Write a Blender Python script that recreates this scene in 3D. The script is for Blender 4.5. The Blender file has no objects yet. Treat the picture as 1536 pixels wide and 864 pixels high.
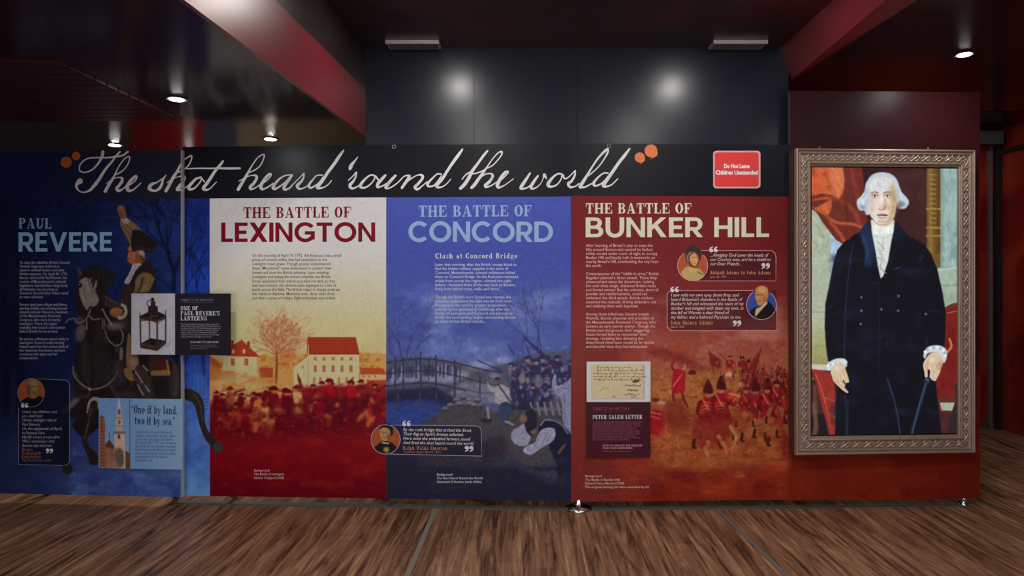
import bpy, bmesh, math, random
import numpy as np
from mathutils import Vector, Matrix

# ------------------------------------------------------------------ camera, world, exposure
F, CX, CY, H = 1024.0, 785.0, 420.0, 1.414      # focal length in pixels of a 1536x864 frame, centre, camera height
scene = bpy.context.scene
col = scene.collection
cam_d = bpy.data.cameras.new('camera')
cam = bpy.data.objects.new('camera', cam_d)
col.objects.link(cam)
cam.location = (0, 0, H)
cam.rotation_euler = (math.pi / 2, 0, 0)
cam_d.sensor_width = 36.0
cam_d.lens = 36.0 * F / 1536.0
cam_d.shift_x = (768 - CX) / 1536.0
cam_d.shift_y = -(432 - CY) / 1536.0
cam_d.clip_start = 0.05
scene.camera = cam
scene.view_settings.view_transform = 'Standard'
scene.view_settings.look = 'None'
scene.view_settings.gamma = 1.0
scene.view_settings.exposure = 0.0
scene.view_settings.use_curve_mapping = False
world = bpy.data.worlds.new('world')
scene.world = world
world.use_nodes = True
world.node_tree.nodes['Background'].inputs[0].default_value = (0.9, 0.92, 1.0, 1)
world.node_tree.nodes['Background'].inputs[1].default_value = 1.75  # soft fill, reaches the room through the opening added behind the viewer
scene.cycles.max_bounces = 8
scene.cycles.caustics_reflective = False
scene.cycles.caustics_refractive = False
scene.cycles.sample_clamp_indirect = 4.0

E0 = 0.60           # light that falls on the exhibit wall: print colour = picture colour / E0
S_NEAR, S_HIGH, S_LEFT, S_RIGHT = 680.0, 1150.0, 380.0, 330.0    # brightness of the lamp lenses: high lamps by the wall, other high lamps, low ceiling, portrait side

# ------------------------------------------------------------------ small helpers
def lin(c):
    c = np.asarray(c, dtype=np.float64) / 255.0
    return np.where(c <= 0.04045, c / 12.92, ((c + 0.055) / 1.055) ** 2.4)

def L(c, k=1.0):
    v = lin(c) * k
    return (float(v[0]), float(v[1]), float(v[2]), 1.0)

def ink(c):
    v = np.clip(lin(c) / E0, 0, 0.92)
    return (float(v[0]), float(v[1]), float(v[2]), 1.0)

MATS = {}
def mat(name, color, rough=0.5, metal=0.0, spec=0.5, bump=None, noise=0.0, nscale=8.0):
    """Principled material with a faint procedural mottling."""
    if name in MATS:
        return MATS[name]
    m = bpy.data.materials.new(name)
    m.use_nodes = True
    nt = m.node_tree
    b = nt.nodes['Principled BSDF']
    b.inputs['Base Color'].default_value = color
    b.inputs['Roughness'].default_value = rough
    b.inputs['Metallic'].default_value = metal
    b.inputs['Specular IOR Level'].default_value = spec
    if noise:
        tc = nt.nodes.new('ShaderNodeTexCoord')
        n = nt.nodes.new('ShaderNodeTexNoise')
        n.inputs['Scale'].default_value = nscale
        n.inputs['Detail'].default_value = 5
        r = nt.nodes.new('ShaderNodeMix')
        r.data_type = 'RGBA'
        r.blend_type = 'MIX'
        nt.links.new(tc.outputs['Object'], n.inputs['Vector'])
        nt.links.new(n.outputs['Fac'], r.inputs[0])
        r.inputs[6].default_value = tuple(x * (1 - noise) for x in color[:3]) + (1,)
        r.inputs[7].default_value = tuple(min(1, x * (1 + noise)) for x in color[:3]) + (1,)
        nt.links.new(r.outputs[2], b.inputs['Base Color'])
        if bump:
            bp = nt.nodes.new('ShaderNodeBump')
            bp.inputs['Strength'].default_value = bump
            bp.inputs['Distance'].default_value = 0.002
            nt.links.new(n.outputs['Fac'], bp.inputs['Height'])
            nt.links.new(bp.outputs['Normal'], b.inputs['Normal'])
    MATS[name] = m
    return m

def inkmat(c):
    c = tuple(int(v) for v in c)
    return mat('ink_%02x%02x%02x' % c, ink(c), 0.36, 0, 0.14)

def emit_mat(name, color, strength):
    m = bpy.data.materials.new(name)
    m.use_nodes = True
    nt = m.node_tree
    b = nt.nodes['Principled BSDF']
    b.inputs['Base Color'].default_value = (0.8, 0.8, 0.8, 1)
    b.inputs['Emission Color'].default_value = color
    b.inputs['Emission Strength'].default_value = strength
    return m

def print_mat(name, rough=0.42, spec=0.25, emission=None):
    """Printed sheet (or a lit screen): its colours are the print itself, stored per vertex, with a fine grain."""
    m = bpy.data.materials.new(name)
    m.use_nodes = True
    nt = m.node_tree
    b = nt.nodes['Principled BSDF']
    a = nt.nodes.new('ShaderNodeAttribute')
    a.attribute_name = 'print'
    n = nt.nodes.new('ShaderNodeTexNoise')
    n.inputs['Scale'].default_value = 220
    n.inputs['Detail'].default_value = 2
    mr = nt.nodes.new('ShaderNodeMapRange')
    mr.inputs[3].default_value = 0.9
    mr.inputs[4].default_value = 1.1
    mx = nt.nodes.new('ShaderNodeVectorMath')
    mx.operation = 'SCALE'
    tc = nt.nodes.new('ShaderNodeTexCoord')
    nt.links.new(tc.outputs['Object'], n.inputs['Vector'])
    nt.links.new(n.outputs['Fac'], mr.inputs[0])
    nt.links.new(a.outputs['Color'], mx.inputs[0])
    nt.links.new(mr.outputs[0], mx.inputs['Scale'])
    b.inputs['Roughness'].default_value = rough
    b.inputs['Specular IOR Level'].default_value = spec
    if emission:
        b.inputs['Base Color'].default_value = (0.01, 0.01, 0.012, 1)
        nt.links.new(mx.outputs[0], b.inputs['Emission Color'])
        b.inputs['Emission Strength'].default_value = emission
    else:
        nt.links.new(mx.outputs[0], b.inputs['Base Color'])
    return m

def link(o, parent=None):
    col.objects.link(o)
    if parent is not None:
        o.parent = parent
        o.matrix_parent_inverse = Matrix.Translation(parent.location).inverted()
    return o

def thing(name, loc, label, cat, group=None):
    o = bpy.data.objects.new(name, None)
    o.empty_display_size = 0.1
    o.location = loc
    link(o)
    o['label'] = label
    o['category'] = cat
    if group:
        o['group'] = group
    return o

def mesh(name, verts, faces, m, parent=None, smooth=False, structure=False, mats=None, idx=None):
    me = bpy.data.meshes.new(name)
    me.from_pydata([tuple(map(float, v)) for v in verts], [], faces)
    for mm in (mats or [m]):
        me.materials.append(mm)
    if idx is not None:
        me.polygons.foreach_set('material_index', idx)
    if smooth:
        me.polygons.foreach_set('use_smooth', [True] * len(me.polygons))
    me.update()
    o = bpy.data.objects.new(name, me)
    link(o, parent)
    if structure:
        o['kind'] = 'structure'
    return o

class MB:
    """Collects boxes, lathes and tubes into one mesh."""
    def __init__(self):
        self.v, self.f = [], []
    def add(self, vs, fs):
        n = len(self.v)
        self.v += [tuple(v) for v in vs]
        self.f += [tuple(i + n for i in f) for f in fs]
    def box(self, a, b):
        (x0, y0, z0), (x1, y1, z1) = a, b
        self.add([(x0, y0, z0), (x1, y0, z0), (x1, y1, z0), (x0, y1, z0), (x0, y0, z1), (x1, y0, z1), (x1, y1, z1), (x0, y1, z1)],
                 [(0, 3, 2, 1), (4, 5, 6, 7), (0, 1, 5, 4), (1, 2, 6, 5), (2, 3, 7, 6), (3, 0, 4, 7)])
    def prism(self, bottom, top):
        n = len(bottom)
        self.add(list(bottom) + list(top), [tuple(range(n))[::-1], tuple(range(n, 2 * n))] +
                 [(i, (i + 1) % n, (i + 1) % n + n, i + n) for i in range(n)])
    def lathe(self, prof, c, n=32, axis='Z'):
        vs, fs = [], []
        for r, z in prof:
            for k in range(n):
                a = 2 * math.pi * k / n
                p = (r * math.cos(a), r * math.sin(a), z)
                if axis == 'Y':
                    p = (p[0], p[2], p[1])
                vs.append((c[0] + p[0], c[1] + p[1], c[2] + p[2]))
        for i in range(len(prof) - 1):
            for k in range(n):
                fs.append((i * n + k, i * n + (k + 1) % n, (i + 1) * n + (k + 1) % n, (i + 1) * n + k))
        fs.append(tuple(range(n))[::-1])
        fs.append(tuple(range((len(prof) - 1) * n, len(prof) * n)))
        self.add(vs, fs)
    def ellipsoid(self, M, n=8, m=6):
        vs, fs = [], []
        for i in range(m + 1):
            t = math.pi * i / m
            for k in range(n):
                a = 2 * math.pi * k / n
                vs.append(M @ Vector((math.sin(t) * math.cos(a), math.sin(t) * math.sin(a), math.cos(t))))
        for i in range(m):
            for k in range(n):
                fs.append((i * n + k, i * n + (k + 1) % n, (i + 1) * n + (k + 1) % n, (i + 1) * n + k))
        self.add(vs, fs)
    def build(self, name, m, parent=None, smooth=False, structure=False):
        o = mesh(name, self.v, self.f, m, parent, smooth, structure)
        bm = bmesh.new()
        bm.from_mesh(o.data)
        bmesh.ops.remove_doubles(bm, verts=bm.verts, dist=1e-6)
        bmesh.ops.recalc_face_normals(bm, faces=bm.faces)
        bm.to_mesh(o.data)
        bm.free()
        return o

# ------------------------------------------------------------------ the standing surfaces of the exhibit (plan view: pixel column, depth)
class Plan:
    """A vertical surface whose plan is a line of (pixel column, depth) points; at() gives the point of the surface seen at a pixel."""
    def __init__(self, pts):
        self.q = [((px - CX) / F * Y, Y) for px, Y in pts]
        self.px = [p[0] for p in pts]
    def at(self, px, py, off=0.0):
        px = np.asarray(px, float)
        py = np.asarray(py, float)
        out = np.zeros(px.shape + (3,))
        seg = np.clip(np.searchsorted(self.px, px, side='right') - 1, 0, len(self.q) - 2)
        for s in range(len(self.q) - 1):
            (ax, ay), (bx, by) = self.q[s], self.q[s + 1]
            k = seg == s
            if not k.any():
                continue
            tx, ty = bx - ax, by - ay
            ln = math.hypot(tx, ty)
            nx, ny = ty / ln, -tx / ln          # points to the camera side
            dx = (px[k] - CX) / F
            dz = (CY - py[k]) / F
            t = (ax * ty - ay * tx) / (dx * ty - tx)
            out[k, 0] = t * dx + nx * off
            out[k, 1] = t + ny * off
            out[k, 2] = H + t * dz
        return out
    def xy(self, px, off=0.0):
        p = self.at(np.array([float(px)]), np.array([CY]), off)[0]
        return p[0], p[1]
    def z(self, px, py):
        return float(self.at(np.array([float(px)]), np.array([float(py)]))[0, 2])
# ------------------------------------------------------------------ print artwork painter (numpy): fills the colour of each printed sheet
def vnoise(X, Y, scale, seed):
    r = np.random.RandomState(seed)
    n = 64
    g = r.rand(n, n)
    x = X / scale
    y = Y / scale
    xi = np.floor(x).astype(int)
    yi = np.floor(y).astype(int)
    fx = x - xi
    fy = y - yi
    fx = fx * fx * (3 - 2 * fx)
    fy = fy * fy * (3 - 2 * fy)
    a = g[yi % n, xi % n]; b = g[yi % n, (xi + 1) % n]
    c = g[(yi + 1) % n, xi % n]; d = g[(yi + 1) % n, (xi + 1) % n]
    return (a * (1 - fx) + b * fx) * (1 - fy) + (c * (1 - fx) + d * fx) * fy

def fbm(X, Y, scale, seed, octv=4):
    s = 0; w = 1.0; t = 0
    for o in range(octv):
        s = s + w * vnoise(X, Y, scale / 2 ** o, seed + 17 * o)
        t += w
        w *= 0.55
    return s / t

def smooth_pts(pts, n=6, closed=True):
    p = [np.array(q, float) for q in pts]
    N = len(p)
    out = []
    for i in range(N if closed else N - 1):
        p0 = p[(i - 1) % N] if closed or i > 0 else p[0]
        p1 = p[i]
        p2 = p[(i + 1) % N]
        p3 = p[(i + 2) % N] if closed or i + 2 < N else p[-1]
        for k in range(n):
            t = k / n
            out.append(0.5 * (2 * p1 + (p2 - p0) * t + (2 * p0 - 5 * p1 + 4 * p2 - p3) * t * t + (3 * p1 - p0 - 3 * p2 + p3) * t ** 3))
    if not closed:
        out.append(p[-1])
    return [tuple(q) for q in out]

def blur(m, r):
    r = int(round(r))
    if r < 1:
        return m
    for _ in range(2):
        for ax in (0, 1):
            pad = [(0, 0), (0, 0)]
            pad[ax] = (r + 1, r)
            c = np.cumsum(np.pad(m, pad, mode='edge'), axis=ax)
            n = m.shape[ax]
            if ax == 0:
                m = (c[2 * r + 1:2 * r + 1 + n] - c[:n]) / (2 * r + 1)
            else:
                m = (c[:, 2 * r + 1:2 * r + 1 + n] - c[:, :n]) / (2 * r + 1)
    return m

class Canvas:
    def __init__(s, x0, y0, x1, y1, ss, base=(0, 0, 0), seed=1):
        s.x0, s.y0, s.x1, s.y1, s.ss = x0, y0, x1, y1, ss
        s.W = int(math.ceil((x1 - x0) * ss)) + 1
        s.Hh = int(math.ceil((y1 - y0) * ss)) + 1
        s.X, s.Y = np.meshgrid(x0 + np.arange(s.W) / ss, y0 + np.arange(s.Hh) / ss)
        s.a = np.zeros((s.Hh, s.W, 3)) + np.array(base, float)
        s.rs = random.Random(seed)
    def win(s, x0, y0, x1, y1, pad=2.0):
        i0 = max(0, int((y0 - pad - s.y0) * s.ss)); i1 = min(s.Hh, int((y1 + pad - s.y0) * s.ss) + 2)
        j0 = max(0, int((x0 - pad - s.x0) * s.ss)); j1 = min(s.W, int((x1 + pad - s.x0) * s.ss) + 2)
        return i0, max(i0, i1), j0, max(j0, j1)
    def comp(s, w, m, color, alpha=1.0):
        i0, i1, j0, j1 = w
        if i1 <= i0 or j1 <= j0:
            return
        m = (m * alpha)[..., None]
        c = np.asarray(color, float)
        s.a[i0:i1, j0:j1] = s.a[i0:i1, j0:j1] * (1 - m) + c * m
    def poly(s, pts, color, alpha=1.0, soft=0.0, sm=False, rough=0.0):
        if sm:
            pts = smooth_pts(pts, 5)
        P = np.array(pts, float)
        w = s.win(P[:, 0].min(), P[:, 1].min(), P[:, 0].max(), P[:, 1].max(), 2 + 2.5 * soft)
        i0, i1, j0, j1 = w
        if i1 <= i0 or j1 <= j0:
            return
        X, Y = s.X[i0:i1, j0:j1], s.Y[i0:i1, j0:j1]
        if rough:
            X = X + (vnoise(X, Y, 3.0, 5) - 0.5) * 2 * rough
            Y = Y + (vnoise(X, Y, 3.0, 9) - 0.5) * 2 * rough
        m = np.zeros(X.shape)
        h = 0.25 / s.ss
        for ox, oy in ((-h, -h), (h, -h), (-h, h), (h, h)):
            c = np.zeros(X.shape, bool)
            xx, yy = X + ox, Y + oy
            for k in range(len(P)):
                (ax, ay), (bx, by) = P[k], P[(k + 1) % len(P)]
                if ay == by:
                    continue
                c ^= ((ay > yy) != (by > yy)) & (xx < (bx - ax) * (yy - ay) / (by - ay) + ax)
            m += c * 0.25
        if soft:
            m = blur(m, soft * s.ss)
        s.comp(w, m, color, alpha)
    def rect(s, x0, y0, x1, y1, color, alpha=1.0, soft=0.0):
        s.poly([(x0, y0), (x1, y0), (x1, y1), (x0, y1)], color, alpha, soft)
    def ell(s, cx, cy, rx, ry, color, alpha=1.0, soft=0.0, rot=0.0):
        c, n = math.cos(rot), math.sin(rot)
        pts = []
        for k in range(20):
            t = 2 * math.pi * k / 20
            x, y = rx * math.cos(t), ry * math.sin(t)
            pts.append((cx + x * c - y * n, cy + x * n + y * c))
        s.poly(pts, color, alpha, soft)
    def line(s, pts, wd, color, alpha=1.0, sm=False, soft=0.0):
        """pts: (x, y) or (x, y, width)"""
        p = [(q[0], q[1], q[2] if len(q) > 2 else wd) for q in pts]
        if sm and len(p) > 2:
            p = smooth_pts(p, 5, False)
        mw = max(q[2] for q in p)
        w = s.win(min(q[0] for q in p), min(q[1] for q in p), max(q[0] for q in p), max(q[1] for q in p), mw + 2 + 2 * soft)
        i0, i1, j0, j1 = w
        if i1 <= i0 or j1 <= j0:
            return
        X, Y = s.X[i0:i1, j0:j1], s.Y[i0:i1, j0:j1]
        m = np.zeros(X.shape)
        for (ax, ay, aw), (bx, by, bw) in zip(p[:-1], p[1:]):
            dx, dy = bx - ax, by - ay
            ll = dx * dx + dy * dy + 1e-9
            t = np.clip(((X - ax) * dx + (Y - ay) * dy) / ll, 0, 1)
            d = np.hypot(X - ax - t * dx, Y - ay - t * dy)
            r = (aw + (bw - aw) * t) / 2
            m = np.maximum(m, np.clip((r - d) * s.ss + 0.5, 0, 1) * np.minimum(1, (aw + (bw - aw) * t) * s.ss + 0.3))
        if soft:
            m = blur(m, soft * s.ss)
        s.comp(w, m, color, alpha)
    def vgrad(s, stops, x0=None, x1=None):
        """vertical colour run between (y, colour) stops"""
        ys = [q[0] for q in stops]
        k = slice(None) if x0 is None else (s.X[0] >= x0) & (s.X[0] < x1)
        for ch in range(3):
            v = np.interp(s.Y[:, 0], ys, [q[1][ch] for q in stops])
            s.a[:, k, ch] = v[:, None]
    def mottle(s, scale, amp, seed, x0=-1e9, y0=-1e9, x1=1e9, y1=1e9, stretch=1.0):
        w = s.win(max(x0, s.x0), max(y0, s.y0), min(x1, s.x1), min(y1, s.y1), 0)
        i0, i1, j0, j1 = w
        n = fbm(s.X[i0:i1, j0:j1], s.Y[i0:i1, j0:j1] * stretch, scale, seed)
        s.a[i0:i1, j0:j1] *= (1 + amp * (n - 0.5) * 2)[..., None]
    def cloud(s, x0, y0, x1, y1, color, scale, seed, lo=0.45, hi=0.75, alpha=1.0, soft=12, stretch=1.6):
        """patches of a second colour inside a soft-edged box"""
        w = s.win(x0, y0, x1, y1, 0)
        i0, i1, j0, j1 = w
        if i1 <= i0 or j1 <= j0:
            return
        X, Y = s.X[i0:i1, j0:j1], s.Y[i0:i1, j0:j1]
        n = np.clip((fbm(X, Y * stretch, scale, seed) - lo) / (hi - lo), 0, 1)
        e = np.minimum(np.minimum(X - x0, x1 - X), np.minimum(Y - y0, y1 - Y))
        s.comp(w, n * np.clip(e / soft, 0, 1), color, alpha)
    def branch(s, x, y, ang, ln, wd, color, depth, alpha=0.9, spread=0.5):
        x2, y2 = x + ln * math.cos(ang), y - ln * math.sin(ang)
        xm = (x + x2) / 2 + s.rs.uniform(-.08, .08) * ln
        ym = (y + y2) / 2 + s.rs.uniform(-.08, .08) * ln
        s.line([(x, y, wd), (xm, ym, wd * .85), (x2, y2, wd * .65)], wd, color, alpha)
        if depth > 0:
            for _ in range(2 + (s.rs.random() < 0.5)):
                s.branch(x2, y2, ang + s.rs.uniform(-spread, spread) * 1.5, ln * s.rs.uniform(.6, .85), wd * .62, color, depth - 1, alpha, spread)
    def warp(s, x0, y0, x1, y1, amp, scale, seed):
        """wobble the drawing so that its edges look brushed"""
        i0, i1, j0, j1 = s.win(x0, y0, x1, y1, 0)
        X, Y = s.X[i0:i1, j0:j1], s.Y[i0:i1, j0:j1]
        dx = (fbm(X, Y, scale, seed, 3) - .5) * 2 * amp * s.ss
        dy = (fbm(X, Y, scale, seed + 5, 3) - .5) * 2 * amp * s.ss
        ii, jj = np.mgrid[i0:i1, j0:j1]
        y = np.clip(ii + dy, i0, i1 - 1.001); x = np.clip(jj + dx, j0, j1 - 1.001)
        yi, xi = y.astype(int), x.astype(int)
        fy, fx = (y - yi)[..., None], (x - xi)[..., None]
        A = s.a
        yj, xj = np.minimum(yi + 1, s.Hh - 1), np.minimum(xi + 1, s.W - 1)
        s.a[i0:i1, j0:j1] = (A[yi, xi] * (1 - fx) + A[yi, xj] * fx) * (1 - fy) + (A[yj, xi] * (1 - fx) + A[yj, xj] * fx) * fy
    def strokes(s, n, x0, y0, x1, y1, ln, wd, jit, seed, alpha=.6, ang=None):
        """short brush strokes that take up the colour under them, a little lighter or darker"""
        r = random.Random(seed)
        for _ in range(n):
            x, y = r.uniform(x0, x1), r.uniform(y0, y1)
            i = min(s.Hh - 1, max(0, int((y - s.y0) * s.ss))); j = min(s.W - 1, max(0, int((x - s.x0) * s.ss)))
            f = 1 + r.uniform(-jit, jit)
            c = [min(255, v * f * (1 + r.uniform(-.05, .05))) for v in s.a[i, j]]
            a = (r.uniform(0, math.pi) if ang is None else r.gauss(ang, .35))
            l = ln * r.uniform(.5, 1.2)
            ux_, uy_ = l / 2 * math.cos(a), l / 2 * math.sin(a)
            far = 0
            for q in (-1, 1):                       # do not brush across an edge
                i2 = min(s.Hh - 1, max(0, int((y + q * uy_ - s.y0) * s.ss))); j2 = min(s.W - 1, max(0, int((x + q * ux_ - s.x0) * s.ss)))
                far = max(far, float(np.abs(s.a[i2, j2] - s.a[i, j]).sum()))
            if far > 42:
                continue
            s.line([(x - ux_, y - uy_), (x + ux_, y + uy_)], wd * r.uniform(.6, 1.3), c, alpha)
    def linear(s):
        return np.clip(lin(np.clip(s.a, 0, 255)), 0, 1)
    def sample(s, px, py):
        A = s.linear()
        x = np.clip((px - s.x0) * s.ss, 0, s.W - 1.001)
        y = np.clip((py - s.y0) * s.ss, 0, s.Hh - 1.001)
        xi, yi = x.astype(int), y.astype(int)
        fx, fy = (x - xi)[..., None], (y - yi)[..., None]
        return (A[yi, xi] * (1 - fx) + A[yi, xi + 1] * fx) * (1 - fy) + (A[yi + 1, xi] * (1 - fx) + A[yi + 1, xi + 1] * fx) * fy

def printed(name, plan, px0, px1, z0, z1, canvas, m, parent, off=0.0006, step=0.0035, k=None):
    """The printed face of a board: a fine grid on the surface, coloured by the artwork."""
    k = 1 / E0 if k is None else k
    a = np.array(plan.xy(px0)); b = np.array(plan.xy(px1))
    nx = max(2, int(np.hypot(*(b - a)) / step))
    nz = max(2, int((z1 - z0) / step))
    u = np.linspace(0, 1, nx + 1)
    pxs = px0 + (px1 - px0) * u
    base = plan.at(pxs, np.full(pxs.shape, CY), off)
    zs = np.linspace(z0, z1, nz + 1)
    V = np.zeros((nz + 1, nx + 1, 3))
    V[..., 0] = base[None, :, 0]
    V[..., 1] = base[None, :, 1]
    V[..., 2] = zs[:, None]
    pX = CX + F * V[..., 0] / V[..., 1]
    pY = CY - F * (V[..., 2] - H) / V[..., 1]
    C = np.ones((nz + 1, nx + 1, 4), np.float32)
    C[..., :3] = np.clip(canvas.sample(pX, pY) * k, 0, 0.93 if k > 1 else 1.0)
    me = bpy.data.meshes.new(name)
    n = (nz + 1) * (nx + 1)
    me.vertices.add(n)
    me.vertices.foreach_set('co', V.reshape(-1).astype(np.float32))
    i = np.arange(nz)[:, None] * (nx + 1) + np.arange(nx)[None, :]
    q = np.stack([i, i + 1, i + nx + 2, i + nx + 1], -1).reshape(-1, 4)
    me.loops.add(q.size)
    me.loops.foreach_set('vertex_index', q.reshape(-1).astype(np.int32))
    me.polygons.add(len(q))
    me.polygons.foreach_set('loop_start', (np.arange(len(q)) * 4).astype(np.int32))
    me.update(calc_edges=True)
    me.validate()
    at = me.color_attributes.new('print', 'FLOAT_COLOR', 'POINT')
    at.data.foreach_set('color', C.reshape(-1))
    me.materials.append(m)
    o = bpy.data.objects.new(name, me)
    return link(o, parent)
# ------------------------------------------------------------------ lettering: glyphs drawn as polygons in picture units, laid on a surface
def ringp(cx, cy, rx, ry, tx, ty, a0=0, a1=360, n=None):
    n = n or max(6, int(abs(a1 - a0) / 12))
    out = []
    pr = None
    for k in range(n + 1):
        a = math.radians(a0 + (a1 - a0) * k / n)
        c, s = math.cos(a), math.sin(a)
        p = ((cx + rx * c, cy + ry * s), (cx + (rx - tx) * c, cy + (ry - ty) * s))
        if pr:
            out.append([pr[0], p[0], p[1], pr[1]])
        pr = p
    return out
def rc(x0, y0, x1, y1):
    return [[(x0, y0), (x1, y0), (x1, y1), (x0, y1)]]
def pg(*p):
    return [list(p)]

S_ = 0.205
SANS = {
 'L': (.56, rc(0,0,S_,1) + rc(S_,0,.56,.18)),
 'E': (.62, rc(0,0,S_,1) + rc(S_,0,.62,.18) + rc(S_,.41,.56,.59) + rc(S_,.82,.62,1)),
 'X': (.86, pg((0,0),(.25,0),(.86,1),(.61,1)) + pg((0,1),(.25,1),(.86,0),(.61,0))),
 'I': (S_, rc(0,0,S_,1)),
 'N': (.82, rc(0,0,.19,1) + rc(.63,0,.82,1) + pg((.0,1),(.19,1),(.82,0),(.63,0))),
 'G': (.98, ringp(.52,.5,.52,.52,.2,.19,38,335) + rc(.5,.38,.98,.55) + rc(.79,.12,.98,.4)),
 'T': (.76, rc(0,.82,.76,1) + rc(.28,0,.48,.82)),
 'O': (1.06, ringp(.53,.5,.53,.52,.205,.195)),
 'R': (.78, rc(0,0,S_,1) + rc(S_,.82,.44,1) + rc(S_,.33,.44,.5) + ringp(.44,.665,.32,.335,.2,.17,-90,90) + pg((.3,.36),(.52,.36),(.78,0),(.54,0))),
 'V': (.92, pg((0,1),(.225,1),(.56,0),(.36,0)) + pg((.92,1),(.695,1),(.36,0),(.56,0))),
 'C': (.93, ringp(.52,.5,.52,.52,.205,.195,42,318)),
 'D': (.9, rc(0,0,S_,1) + rc(S_,0,.4,.18) + rc(S_,.82,.4,1) + ringp(.4,.5,.5,.5,.205,.18,-90,90)),
 'B': (.78, rc(0,0,S_,1) + rc(S_,0,.48,.17) + rc(S_,.43,.48,.59) + rc(S_,.83,.44,1) + ringp(.48,.29,.3,.29,.2,.17,-90,90) + ringp(.44,.73,.28,.27,.19,.17,-90,90)),
 'U': (.82, rc(0,.38,.2,1) + rc(.62,.38,.82,1) + ringp(.41,.4,.41,.42,.2,.19,180,360)),
 'K': (.86, rc(0,0,S_,1) + pg((.15,.3),(.15,.55),(.58,1),(.84,1)) + pg((.3,.5),(.46,.62),(.86,0),(.61,0))),
 'H': (.8, rc(0,0,.2,1) + rc(.6,0,.8,1) + rc(.2,.41,.6,.59)),
 ' ': (.3, []),
}
def stemp(x, w=.24, y0=0, y1=1, sl=.09, th=.085, spur=True, bot=True, top=True):
    o = rc(x, y0, x + w, y1)
    if bot:
        o += rc(x - sl, y0, x + w + sl, y0 + th)
    if top:
        o += rc(x - sl, y1 - th, x + w + sl, y1)
    if spur and y1 - y0 > .9:
        o += pg((x - .05, .5), (x, .42), (x + w, .42), (x + w + .05, .5), (x + w, .58), (x, .58))
    return o
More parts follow.
